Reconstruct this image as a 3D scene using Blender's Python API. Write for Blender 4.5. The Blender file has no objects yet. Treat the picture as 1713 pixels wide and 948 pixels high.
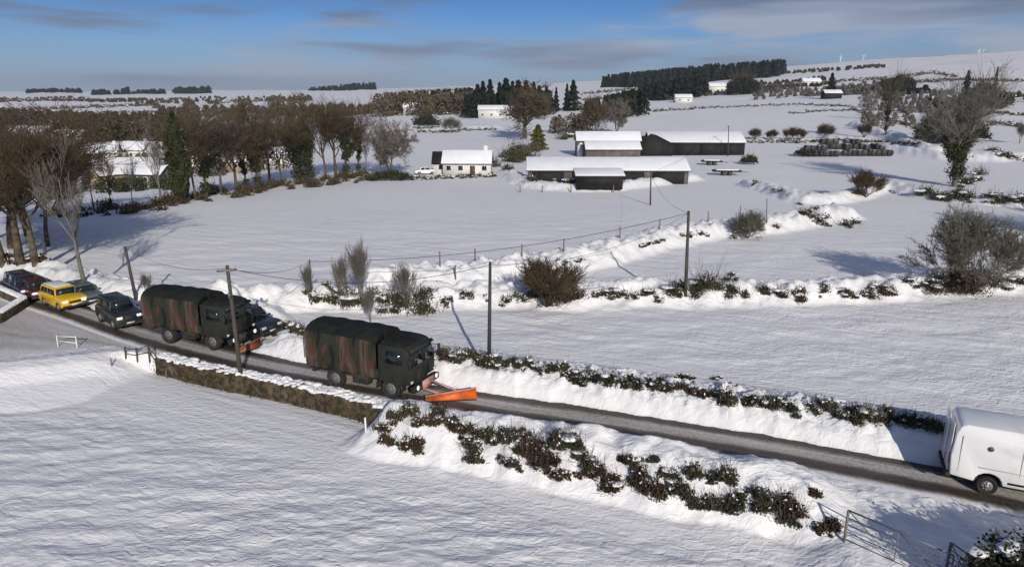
import bpy, math, random
import numpy as np
from mathutils import Vector, Matrix
R = math.radians
random.seed(7)
rng = np.random.default_rng(11)
SC = bpy.context.scene
COL = SC.collection

# ------------------------------------------------------------------ camera
PITCH = R(15.1); CAM_H = 15.0; FPX = 1145.0
cam_data = bpy.data.cameras.new('camera'); cam = bpy.data.objects.new('camera', cam_data); COL.objects.link(cam)
cam_data.sensor_width = 36; cam_data.lens = FPX/1713*36
cam_data.clip_start = .3; cam_data.clip_end = 30000
cam.location = (0, 0, CAM_H); cam.rotation_euler = (R(90)-PITCH, 0, 0)
SC.camera = cam

# ------------------------------------------------------------------ sun, sky, exposure
SUN_EL = R(23); SUN_TO = R(-14)            # shadows run ahead of the camera and a little to the left
sd = bpy.data.lights.new('sun', 'SUN'); sd.energy = 4.6; sd.angle = R(.5); sd.color = (1, .93, .83)
so = bpy.data.objects.new('sun', sd); COL.objects.link(so)
az = SUN_TO                                # direction the light travels, from +Y, clockwise positive
ld = Vector((math.sin(az)*math.cos(SUN_EL), math.cos(az)*math.cos(SUN_EL), -math.sin(SUN_EL)))
so.rotation_euler = ld.to_track_quat('-Z', 'Y').to_euler()
so.location = (0, 0, 40)
w = bpy.data.worlds.new('World'); SC.world = w; w.use_nodes = True
nt = w.node_tree; N = nt.nodes; L = nt.links
for n in list(N): N.remove(n)
wo = N.new('ShaderNodeOutputWorld'); bg = N.new('ShaderNodeBackground'); sky = N.new('ShaderNodeTexSky')
sky.sky_type = 'NISHITA'; sky.sun_disc = False; sky.sun_elevation = SUN_EL
sky.sun_rotation = math.pi + az          # the sun stands behind the camera
sky.air_density = 1.0; sky.dust_density = .3; sky.ozone_density = 3.5; sky.altitude = 300
bg.inputs['Strength'].default_value = .105
tc = N.new('ShaderNodeTexCoord'); sep = N.new('ShaderNodeSeparateXYZ'); L.new(tc.outputs['Generated'], sep.inputs[0])
def M(op, a, b=None, c=None, clamp=False):
    n = N.new('ShaderNodeMath'); n.operation = op; n.use_clamp = clamp
    for i, v in enumerate((a, b, c)):
        if v is None: continue
        if isinstance(v, (int, float)): n.inputs[i].default_value = v
        else: L.new(v, n.inputs[i])
    return n.outputs[0]
# a deeper blue overhead than the raw sky gives near the horizon
tint = N.new('ShaderNodeValToRGB'); tint.color_ramp.interpolation = 'EASE'
te = tint.color_ramp.elements
te[0].position = 0.0; te[0].color = (.42, .56, .95, 1)
te[1].position = .16; te[1].color = (.24, .42, .74, 1)
e = te.new(.06); e.color = (.36, .55, .86, 1)
L.new(sep.outputs[2], tint.inputs[0])
mul = N.new('ShaderNodeMix'); mul.data_type = 'RGBA'; mul.blend_type = 'MULTIPLY'; mul.inputs[0].default_value = 1
L.new(sky.outputs[0], mul.inputs[6]); L.new(tint.outputs[0], mul.inputs[7])
# long low cloud streaks (direction based)
comb = N.new('ShaderNodeCombineXYZ')
L.new(M('MULTIPLY', sep.outputs[0], 1.0), comb.inputs[0]); L.new(M('MULTIPLY', sep.outputs[1], 1.0), comb.inputs[1]); L.new(M('MULTIPLY', sep.outputs[2], 9), comb.inputs[2])
cn = N.new('ShaderNodeTexNoise'); cn.inputs['Scale'].default_value = 2.7; cn.inputs['Detail'].default_value = 6; cn.inputs['Roughness'].default_value = .52; cn.inputs['Distortion'].default_value = .25
L.new(comb.outputs[0], cn.inputs['Vector'])
bias = M('MULTIPLY', sep.outputs[0], .17)
val = M('ADD', cn.outputs[0], bias)
cr = N.new('ShaderNodeMapRange'); cr.interpolation_type = 'SMOOTHSTEP'; cr.inputs[1].default_value = .41; cr.inputs[2].default_value = .58; cr.inputs[3].default_value = 0; cr.inputs[4].default_value = .88
L.new(val, cr.inputs[0])
cn2 = N.new('ShaderNodeTexNoise'); cn2.inputs['Scale'].default_value = 2.2; cn2.inputs['Detail'].default_value = 4
mp = N.new('ShaderNodeMapping'); mp.inputs['Location'].default_value = (4.3, 1.7, 2.2); L.new(comb.outputs[0], mp.inputs[0]); L.new(mp.outputs[0], cn2.inputs['Vector'])
cc = N.new('ShaderNodeValToRGB'); ce = cc.color_ramp.elements
ce[0].position = .44; ce[0].color = (1.7, 2.1, 3.2, 1)
ce[1].position = .62; ce[1].color = (4.2, 4.6, 5.7, 1)
L.new(cn2.outputs[0], cc.inputs[0])
mx = N.new('ShaderNodeMix'); mx.data_type = 'RGBA'
L.new(cr.outputs[0], mx.inputs[0]); L.new(mul.outputs[2], mx.inputs[6]); L.new(cc.outputs[0], mx.inputs[7])
low = N.new('ShaderNodeMapRange'); low.interpolation_type = 'SMOOTHSTEP'; low.inputs[1].default_value = .12; low.inputs[2].default_value = -.01; low.inputs[3].default_value = 0; low.inputs[4].default_value = .6
L.new(sep.outputs[2], low.inputs[0]); mx2 = N.new('ShaderNodeMix'); mx2.data_type = 'RGBA'; mx2.inputs[7].default_value = (3.9, 4.6, 5.8, 1)
L.new(low.outputs[0], mx2.inputs[0]); L.new(mx.outputs[2], mx2.inputs[6]); L.new(mx2.outputs[2], bg.inputs['Color']); L.new(bg.outputs[0], wo.inputs[0])
SC.view_settings.view_transform = 'Standard'; SC.view_settings.look = 'None'
SC.view_settings.gamma = 1; SC.view_settings.use_curve_mapping = False
SC.view_settings.exposure = -0.2
SC.render.engine = 'CYCLES'
SC.cycles.max_bounces = 6; SC.cycles.diffuse_bounces = 2; SC.cycles.glossy_bounces = 2; SC.cycles.transparent_max_bounces = 6

# ------------------------------------------------------------------ noise
def _h(ix, iy, s):
    n = (ix*374761393 + iy*668265263 + s*974634777) & 0xffffffff
    n = ((n ^ (n >> 13))*1274126177) & 0xffffffff
    return ((n ^ (n >> 16)) & 0xffff)/65535.0
def vn(x, y, s=0):
    x = np.asarray(x, float); y = np.asarray(y, float)
    x0 = np.floor(x).astype(np.int64); y0 = np.floor(y).astype(np.int64)
    fx = x-x0; fy = y-y0; fx = fx*fx*(3-2*fx); fy = fy*fy*(3-2*fy)
    a = _h(x0, y0, s); b = _h(x0+1, y0, s); c = _h(x0, y0+1, s); d = _h(x0+1, y0+1, s)
    return (a*(1-fx)+b*fx)*(1-fy)+(c*(1-fx)+d*fx)*fy
def fbm(x, y, s=0, o=4):
    t = 0; a = .5; n = 0
    for k in range(o):
        t = t+a*vn(x, y, s+k); n += a; x = x*2.03+7.1; y = y*2.03+3.3; a *= .5
    return t/n
def ss(x, a, b):
    t = np.clip((x-a)/(b-a), 0, 1); return t*t*(3-2*t)

# ------------------------------------------------------------------ terrain
RN = np.array([0, 110, 140, 200, 300, 450, 700, 1000, 1500, 2200, 3500, 7000.])
UN = np.array([-1.6, -.75, -.4, -.15, .1, .4, .75, 1.6])
ZT = np.array([
 [0, 0, -3, -5, -5, -2, 3, 8, 14, 26, 30, 30],
 [0, 0, -3, -5, -5, -2, 3, 8, 15, 30, 34, 30],
 [0, 0, -2, -4, -3, 0, 5, 10, 19, 38, 44, 40],
 [0, 0, 0, 1, 3, 7, 12, 18, 30, 45, 48, 45],
 [0, 0, 0, 1, 4.5, 10, 18, 27, 46, 62, 60, 60],
 [0, 0, 0, 1, 5, 14, 28, 48, 84, 92, 90, 90],
 [0, 0, 0, 2, 7, 17, 34, 56, 101, 108, 100, 100],
 [0, 0, 0, 2, 7, 17, 34, 56, 101, 108, 100, 100]], float)
_lr = np.linspace(math.log(20), math.log(7000), 240); _u = np.linspace(-1.6, 1.6, 120)
_t = np.array([np.interp(np.exp(_lr), RN, row) for row in ZT])
_t = np.array([np.interp(_u, UN, _t[:, j]) for j in range(len(_lr))])
for _ in range(3):
    p = np.pad(_t, ((4, 4), (0, 0)), 'edge'); _t = sum(p[i:i+len(_lr)] for i in range(9))/9
    p = np.pad(_t, ((0, 0), (4, 4)), 'edge'); _t = sum(p[:, i:i+len(_u)] for i in range(9))/9
def base(X, Y):
    X = np.asarray(X, float); Y = np.asarray(Y, float)
    r = np.maximum(np.hypot(X, Y), 21); u = np.clip(X/np.maximum(Y, 1), -1.59, 1.59)
    u = np.where(Y < 1, np.where(X > 0, 1.59, -1.59), u)
    a = (np.log(r)-_lr[0])/(_lr[1]-_lr[0]); a = np.clip(a, 0, len(_lr)-1.001)
    b = (u-_u[0])/(_u[1]-_u[0]); b = np.clip(b, 0, len(_u)-1.001)
    i = a.astype(int); j = b.astype(int); fa = a-i; fb = b-j
    z = (_t[i, j]*(1-fa)+_t[i+1, j]*fa)*(1-fb)+(_t[i, j+1]*(1-fa)+_t[i+1, j+1]*fa)*fb
    z = z*ss(r, 95, 150)
    z = z+(fbm(X/90, Y/90, 5, 3)-.5)*7*ss(r, 170, 700)
    return z
CT, ST = math.cos(PITCH), math.sin(PITCH)
def ray(x, y):
    u = (x-856.5)/FPX; v = (y-474)/FPX
    d = np.array([u, CT-v*ST, -ST-v*CT]); return d
_ts = np.concatenate([np.geomspace(12, 6500, 1500)])
def hit(x, y, fn, far=1480.0):
    d = ray(x, y); t = _ts/math.hypot(d[0], d[1])
    X = d[0]*t; Y = d[1]*t; Z = CAM_H+d[2]*t
    g = fn(X, Y); k = np.nonzero(Z < g)[0]
    if len(k) == 0:
        s = far/math.hypot(d[0], d[1]); X, Y = d[0]*s, d[1]*s
        return Vector((X, Y, float(fn(np.array([X]), np.array([Y]))[0])))
    k = k[0]
    if k > 0:
        h0 = Z[k-1]-g[k-1]; h1 = g[k]-Z[k]; f = h0/max(h0+h1, 1e-6)
        X = X[k-1]+(X[k]-X[k-1])*f; Y = Y[k-1]+(Y[k]-Y[k-1])*f
    else: X, Y = X[0], Y[0]
    return Vector((X, Y, float(fn(np.array([X]), np.array([Y]))[0])))
def W0(x, y): return hit(x, y, base)
def px_z(X, Y, row):
    v = (row-474)/FPX; return CAM_H + Y*(CT*v+ST)/(v*ST-CT)
def pline(px):
    return np.array([[p.x, p.y] for p in (W0(a, b) for a, b in px)])
def smoothline(P, n=8):
    out = []
    for i in range(len(P)-1):
        p0 = P[max(i-1, 0)]; p1 = P[i]; p2 = P[i+1]; p3 = P[min(i+2, len(P)-1)]
        for k in range(n):
            t = k/n
            out.append(.5*((2*p1)+(-p0+p2)*t+(2*p0-5*p1+4*p2-p3)*t*t+(-p0+3*p1-3*p2+p3)*t**3))
    out.append(P[-1]); return np.array(out)
def pdist(X, Y, P):
    """distance, side (+ is the far side), nearest x and running length along P"""
    best = np.full(X.shape, 1e9); side = np.zeros(X.shape); nx = np.zeros(X.shape); run = np.zeros(X.shape); acc = 0
    for i in range(len(P)-1):
        ax, ay = P[i]; dx, dy = P[i+1]-P[i]; l2 = dx*dx+dy*dy+1e-9
        t = np.clip(((X-ax)*dx+(Y-ay)*dy)/l2, 0, 1)
        qx = ax+t*dx; qy = ay+t*dy; d = (X-qx)**2+(Y-qy)**2
        m = d < best
        best = np.where(m, d, best); side = np.where(m, np.sign(dx*(Y-ay)-dy*(X-ax)), side)
        nx = np.where(m, qx, nx); run = np.where(m, acc+t*math.sqrt(l2), run); acc += math.sqrt(l2)
    return np.sqrt(best), side, nx, run
ROAD = smoothline(pline([(-330, 425), (-120, 452), (0, 482), (60, 500), (150, 528), (250, 562), (400, 601), (560, 632), (700, 656), (850, 680), (1000, 702), (1150, 726), (1300, 751), (1450, 779), (1600, 808), (1713, 831), (2100, 910)]), 4)
NB = smoothline(pline([(-400, 665), (-150, 632), (0, 613), (100, 603), (205, 593), (265, 598), (350, 618), (450, 637), (577, 664), (640, 682), (700, 694), (850, 718), (1000, 743), (1150, 771), (1300, 800), (1400, 822), (1500, 845), (1713, 895), (1900, 950)]), 3)
X_W0 = W0(262, 598).x; X_W1 = W0(645, 684).x; X_G = W0(1395, 822).x; X_FB = W0(425, 590).x
# snow ridges between the fields: pixel line, height, half width
RIDGES = [
 ([(-200, 440), (0, 452), (80, 466), (150, 484), (240, 508), (330, 520), (420, 540)], 1.2, 2.2),
 ([(400, 515), (520, 505), (640, 512), (700, 506), (860, 500), (960, 504), (1060, 498), (1150, 500), (1300, 498), (1400, 494), (1500, 488), (1570, 484), (1713, 478), (1900, 470)], 1.15, 2.1),
 ([(640, 478), (700, 474), (830, 462), (960, 442), (1100, 407), (1200, 390), (1300, 380), (1400, 362)], 1.3, 2.7),
 ([(1255, 312), (1300, 322), (1350, 338), (1420, 332), (1480, 316), (1560, 330), (1713, 345), (1900, 350)], 1.1, 2.4),
 ([(850, 290), (890, 312), (1000, 318), (1060, 312), (1150, 300)], 1.0, 2.5),
 ([(1480, 250), (1560, 262), (1640, 268), (1713, 265)], 1.3, 3.0),
 ([(1430, 210), (1500, 235), (1560, 255)], 1.3, 3.0),
 ([(1250, 235), (1340, 236), (1450, 232), (1560, 236)], .8, 2.5),
 ([(560, 220), (700, 218), (830, 214)], 1.2, 3.0),
]
RIDGES = [(smoothline(pline(p), 3), h, wd) for p, h, wd in RIDGES]
def zf(X, Y):
    X = np.asarray(X, float); Y = np.asarray(Y, float); sh = X.shape
    X = X.ravel(); Y = Y.ravel()
    z = base(X, Y); r = np.hypot(X, Y)
    # near edge of the road side and the lower field on this side of it
    m = r < 150
    if m.any():
        x, y = X[m], Y[m]
        d, s, nx, _ = pdist(x, y, NB); e = -s*d            # e > 0 towards the camera
        ns = fbm(x*.9, y*.9, 21, 3); nb = fbm(x*.35, y*.35, 31, 3)
        wl = 1-ss(nx, X_W0-4, X_W0); wb = ss(nx, X_W1-.7, X_W1+.9)*(1-ss(nx, X_G-1.2, X_G+.8)); wg = ss(nx, X_G-1.2, X_G+.8); ww = np.clip(1-wl-wb-wg, 0, 1)
        drop = -.95
        pl = np.interp(e, [-3, -1.2, 0, 1, 2.2, 5], [0, .02, .24, .12, -.45, drop])
        pw = np.interp(e, [-3, -.9, -.15, 0, .05, 1.2, 3, 5.5], [0, 0, .06, .04, -.98, -.9, -.9, drop])
        pb = np.interp(e+(nb-.5)*.8, [-1.35, -.9, -.3, .35, 1.0, 1.7, 2.5, 3.1, 4.4], [0, .12, .6, .95, .85, .5, -.25, -.85, drop])
        pb = pb+ss(e, -.8, .2)*(1-ss(e, 2.6, 3.6))*((ns-.5)*.75)
        pg = np.interp(e, [-3, 0, 3, 7], [0, .02, -.25, -.9])+(fbm(x*1.3, y*1.3, 4, 3)-.5)*.22*ss(e, -2.2, -.5)
        z1 = pl*wl+pw*ww+pb*wb+pg*wg
        # the field gets small wind drifts
        fr = ss(e, 3.5, 6)
        z1 = z1+.045*np.clip(e-5, 0, 40)
        z1 = z1+fr*((fbm(x*.5-y*.2, y*1.3, 77, 3)-.5)*.22+(fbm(x*2.2+y, y*4.0, 78, 3)-.5)*.06)
        # snow thrown up along the far side of the road
        d, s, nx, rr = pdist(x, y, ROAD); f = s*d
        wf = ss(nx, X_FB-1.5, X_FB+1.5); n1 = fbm(x*.8, y*.8, 51, 3)
        lump = np.abs(fbm(x*2.6, y*2.6, 61, 3)-.5)*3.2
        pf = np.interp(f+(n1-.5)*.4, [0, 1.15, 1.45, 2.0, 2.7, 3.6, 4.8, 6.4], [0, 0, .5, .95, 1.15, 1.15, .9, .0])
        pf = pf+ss(f, 1.35, 1.9)*(1-ss(f, 3.4, 4.8)*.85)*(1-ss(f, 5, 7))*((lump-.35)*.42+(n1-.5)*.4)*(.4+.6*ss(n1, .35, .6))
        z1 = z1+np.where(f > 0, pf, 0)*wf
        far = ss(f, 7, 10)
        z1 = z1+far*((fbm(x*.3, y*.6, 79, 3)-.5)*.25+(fbm(x*1.3, y*2.6, 80, 3)-.5)*.07)*(1-ss(r[m], 60, 110))
        # clods beside the road on this side
        z1 = z1+(1-ss(np.abs(e+.8), .3, 1.4))*(lump-.2)*.07*(f < -1.65)
        z[m] += z1
    for P, h, wd in RIDGES:
        x0, y0 = P.min(0)-wd*3; x1, y1 = P.max(0)+wd*3
        m = (X > x0) & (X < x1) & (Y > y0) & (Y < y1)
        if m.any():
            x, y = X[m], Y[m]; d, s, nx, rr = pdist(x, y, P)
            nn = fbm(x*.5, y*.5, 91, 4)
            dd = d+(nn-.5)*wd*.9
            z[m] += h*(.75+nn*.8)*(1-ss(np.maximum(dd, 0)/wd, .25, 1.25))+h*.8*(fbm(x*1.5, y*1.5, 93, 4)-.5)*(1-ss(d/wd, .5, 1.3))
    return z.reshape(sh)
def W(x, y): return hit(x, y, zf)
def gz(X, Y): return float(zf(np.array([X]), np.array([Y]))[0])

# ------------------------------------------------------------------ mesh builder
class MB:
    def __init__(s): s.v = []; s.f = []; s.n = 0; s.uv = None
    def add(s, v, f):
        v = np.asarray(v, float).reshape(-1, 3); s.v.append(v)
        if isinstance(f, np.ndarray): s.f.append(f+s.n)
        else:
            for q in f: s.f.append(np.array([q])+s.n)
        s.n += len(v); return s
    def box(s, c, d, rz=0, ry=0, taper=(1, 1), top_shift=(0, 0)):
        c = np.array(c, float); a = np.array(d, float)/2
        v = np.array([[x, y, z] for z in (-1, 1) for y in (-1, 1) for x in (-1, 1)], float)
        v[4:, 0] *= taper[0]; v[4:, 1] *= taper[1]
        v = v*a; v[4:, 0] += top_shift[0]; v[4:, 1] += top_shift[1]
        if ry: cy, sy = math.cos(ry), math.sin(ry); v = v@np.array([[cy, 0, -sy], [0, 1, 0], [sy, 0, cy]])
        if rz: cz, sz = math.cos(rz), math.sin(rz); v = v@np.array([[cz, sz, 0], [-sz, cz, 0], [0, 0, 1]])
        return s.add(v+c, np.array([[0, 2, 3, 1], [4, 5, 7, 6], [0, 1, 5, 4], [2, 6, 7, 3], [0, 4, 6, 2], [1, 3, 7, 5]]))
    def tube(s, p0, p1, r0, r1=None, n=8, cap=True):
        r1 = r0 if r1 is None else r1; p0 = np.array(p0, float); p1 = np.array(p1, float)
        d = p1-p0; l = np.linalg.norm(d)
        if l < 1e-6: return s
        d /= l; u = np.cross(d, [0, 0, 1.] if abs(d[2]) < .9 else [1., 0, 0]); u /= np.linalg.norm(u); w_ = np.cross(d, u)
        a = np.arange(n)*2*math.pi/n; ring = np.cos(a)[:, None]*u+np.sin(a)[:, None]*w_
        i = np.arange(n); j = (i+1) % n
        s.add(np.concatenate([p0+ring*r0, p1+ring*r1]), np.stack([i, j, j+n, i+n], 1))
        if cap:
            s.f.append(np.array([np.arange(n)[::-1]])+s.n-2*n); s.f.append(np.array([np.arange(n)])+s.n-n)
        return s
    def prism(s, prof, y0, y1, inset=None):
        """prof: (x,z) outline, extruded along y. inset: function of z giving how much each side leans in"""
        P = np.array(prof, float); n = len(P); ii = np.array([inset(z) if inset else 0 for z in P[:, 1]])
        a = np.stack([P[:, 0], np.full(n, y0)+ii, P[:, 1]], 1); b = np.stack([P[:, 0], np.full(n, y1)-ii, P[:, 1]], 1)
        s.add(np.concatenate([a, b]), [])
        o = s.n-2*n; i = np.arange(n); j = (i+1) % n
        s.f.append(np.stack([i, j, j+n, i+n], 1)+o)
        s.f.append(np.array([i[::-1]])+o); s.f.append(np.array([i+n])+o); return s
    def blob(s, c, r, sub=1, rough=.2, seed=0):
        t = (1+5**.5)/2
        v = [(-1, t, 0), (1, t, 0), (-1, -t, 0), (1, -t, 0), (0, -1, t), (0, 1, t), (0, -1, -t), (0, 1, -t), (t, 0, -1), (t, 0, 1), (-t, 0, -1), (-t, 0, 1)]
        f = [(0, 11, 5), (0, 5, 1), (0, 1, 7), (0, 7, 10), (0, 10, 11), (1, 5, 9), (5, 11, 4), (11, 10, 2), (10, 7, 6), (7, 1, 8), (3, 9, 4), (3, 4, 2), (3, 2, 6), (3, 6, 8), (3, 8, 9), (4, 9, 5), (2, 4, 11), (6, 2, 10), (8, 6, 7), (9, 8, 1)]
        v = [np.array(p)/np.linalg.norm(p) for p in v]
        for _ in range(sub):
            mid = {}; g = []
            def mm(a, b):
                k = (min(a, b), max(a, b))
                if k not in mid: q = v[a]+v[b]; v.append(q/np.linalg.norm(q)); mid[k] = len(v)-1
                return mid[k]
            for a, b, c_ in f:
                x, y, z = mm(a, b), mm(b, c_), mm(c_, a); g += [(a, x, z), (b, y, x), (c_, z, y), (x, y, z)]
            f = g
        V = np.array(v); k = 1+(rng.random(len(V))[:, None]-.5)*2*rough
        return s.add(V*k*np.array(r)+np.array(c), np.array(f))
    def leaves(s, C, size, up=.3, aspect=.6):
        """one small random quad at each point of C"""
        C = np.asarray(C, float); n = len(C)
        if n == 0: return s
        a = rng.normal(size=(n, 3)); a /= np.linalg.norm(a, axis=1)[:, None]
        b = rng.normal(size=(n, 3)); b[:, 2] += up; b = np.cross(a, b); b /= np.linalg.norm(b, axis=1)[:, None]
        q = size*(.6+.8*rng.random((n, 1)))/2; a = a*q; b = b*q*aspect
        v = np.stack([C-a-b*.5, C+b*.2-a*.2+b, C+a, C-b], 1).reshape(-1, 3)
        return s.add(v, np.arange(4*n).reshape(n, 4))
    def sticks(s, A, B, r0, r1):
        """many three-sided twigs at once"""
        A = np.asarray(A, float); B = np.asarray(B, float); n = len(A)
        if n == 0: return s
        d = B-A; d /= np.linalg.norm(d, axis=1)[:, None]+1e-9
        u = np.cross(d, rng.normal(size=(n, 3))); u /= np.linalg.norm(u, axis=1)[:, None]+1e-9; w_ = np.cross(d, u)
        r0 = np.broadcast_to(np.asarray(r0, float), (n,))[:, None]; r1 = np.broadcast_to(np.asarray(r1, float), (n,))[:, None]
        rings = []
        for P, r in ((A, r0), (B, r1)):
            for k in range(3):
                t = k*2*math.pi/3; rings.append(P+(math.cos(t)*u+math.sin(t)*w_)*r)
        v = np.stack(rings, 1).reshape(-1, 3); o = (np.arange(n)*6)[:, None]
        f = np.concatenate([o+np.array([[0, 1, 4, 3]]), o+np.array([[1, 2, 5, 4]]), o+np.array([[2, 0, 3, 5]])])
        return s.add(v, f)
    def mesh(s, name, smooth=False):
        me = bpy.data.meshes.new(name)
        v = np.concatenate(s.v) if s.v else np.zeros((0, 3))
        lp = []; tot = []
        for f in s.f:
            if f.size == 0: continue
            lp.append(f.ravel()); tot.append(np.full(f.shape[0], f.shape[1]))
        me.vertices.add(len(v)); me.vertices.foreach_set('co', v.ravel())
        if lp:
            lp = np.concatenate(lp).astype(np.int32); tot = np.concatenate(tot).astype(np.int32)
            st = np.concatenate([[0], np.cumsum(tot)[:-1]]).astype(np.int32)
            me.loops.add(len(lp)); me.loops.foreach_set('vertex_index', lp)
            me.polygons.add(len(tot)); me.polygons.foreach_set('loop_start', st); me.polygons.foreach_set('loop_total', tot)
            if smooth: me.polygons.foreach_set('use_smooth', np.ones(len(tot), bool))
        me.update(calc_edges=True); me.validate()
        return me
    def build(s, name, mat=None, parent=None, smooth=False, bevel=0):
        me = s.mesh(name, smooth); o = bpy.data.objects.new(name, me); COL.objects.link(o)
        if mat: me.materials.append(mat)
        if parent: o.parent = parent
        if bevel:
            b = o.modifiers.new('bevel', 'BEVEL'); b.width = bevel; b.segments = 2; b.limit_method = 'ANGLE'; b.angle_limit = R(35)
        return o
def tag(o, label=None, cat=None, group=None, kind=None):
    if label: o['label'] = label
    if cat: o['category'] = cat
    if group: o['group'] = group
    if kind: o['kind'] = kind
    return o
def empty(name, loc, rz=0, label=None, cat=None, group=None):
    o = bpy.data.objects.new(name, None); COL.objects.link(o); o.location = loc; o.rotation_euler = (0, 0, rz)
    o.empty_display_size = .3
    return tag(o, label, cat, group)
def copy_tree(o, parent=None):
    c = o.copy(); COL.objects.link(c)
    if parent: c.parent = parent
    for ch in list(o.children): copy_tree(ch, c)
    return c

# ------------------------------------------------------------------ materials
def mat(name, col, rough=.7, col2=None, scale=3, bump=0, bscale=20, metal=0, spec=.4, vec=None, detail=4, bdist=.05, lo=.35, hi=.65, emit=None, coat=0):
    m = bpy.data.materials.new(name); m.use_nodes = True; t = m.node_tree; b = t.nodes['Principled BSDF']
    b.inputs['Base Color'].default_value = (*col, 1); b.inputs['Roughness'].default_value = rough; b.inputs['Metallic'].default_value = metal
    b.inputs['Specular IOR Level'].default_value = spec; b.inputs['Coat Weight'].default_value = coat
    if emit: b.inputs['Emission Color'].default_value = (*emit[0], 1); b.inputs['Emission Strength'].default_value = emit[1]
    c = t.nodes.new('ShaderNodeTexCoord'); mp = t.nodes.new('ShaderNodeMapping'); t.links.new(c.outputs['Object'], mp.inputs[0])
    if vec: mp.inputs['Scale'].default_value = vec
    if col2:
        n = t.nodes.new('ShaderNodeTexNoise'); n.inputs['Scale'].default_value = scale; n.inputs['Detail'].default_value = detail; t.links.new(mp.outputs[0], n.inputs['Vector'])
        r = t.nodes.new('ShaderNodeValToRGB'); r.color_ramp.elements[0].position = lo; r.color_ramp.elements[1].position = hi
        r.color_ramp.elements[0].color = (*col, 1); r.color_ramp.elements[1].color = (*col2, 1)
        t.links.new(n.outputs[0], r.inputs[0]); t.links.new(r.outputs[0], b.inputs['Base Color'])
    if bump:
        n = t.nodes.new('ShaderNodeTexNoise'); n.inputs['Scale'].default_value = bscale; n.inputs['Detail'].default_value = 5; t.links.new(mp.outputs[0], n.inputs['Vector'])
        u = t.nodes.new('ShaderNodeBump'); u.inputs['Strength'].default_value = bump; u.inputs['Distance'].default_value = bdist
        t.links.new(n.outputs[0], u.inputs['Height']); t.links.new(u.outputs[0], b.inputs['Normal'])
    return m
MT = {}
SNOW_C = (.81, .805, .80)
MT['snow'] = mat('snow', SNOW_C, .65, (.74, .745, .765), 1.5, .5, 6, bdist=.08, spec=.25)
MT['twig'] = mat('twig_bark', (.072, .056, .036), .9, (.135, .108, .070), .6, spec=.1)
MT['twig_green'] = mat('olive_twig_bark', (.10, .093, .07), .9, (.20, .185, .15), .6, spec=.1)
MT['twig_red'] = mat('reddish_twig_bark', (.062, .044, .027), .9, (.118, .086, .052), .5, spec=.1)
MT['twig_grey'] = mat('grey_twig_bark', (.13, .115, .10), .9, (.21, .19, .17), .6, spec=.1)
MT['bark'] = mat('bark', (.055, .042, .03), .95, (.13, .11, .08), 2, .5, 9, spec=.1)
MT['ivy'] = mat('ivy_leaves', (.022, .030, .010), .6, (.055, .06, .02), 1.2, spec=.3)
MT['gorse'] = mat('gorse_leaves', (.026, .031, .018), .7, (.055, .055, .032), 1.5, spec=.1)
MT['bracken'] = mat('brown_bramble_leaves', (.032, .020, .014), .8, (.068, .042, .028), 1.5, spec=.05)
MT['conifer'] = mat('conifer_needles', (.010, .016, .010), .8, (.026, .034, .020), .4, spec=.2)
MT['yellowgreen'] = mat('yellow_green_needles', (.07, .075, .008), .8, (.12, .12, .02), .6, spec=.2)
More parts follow.
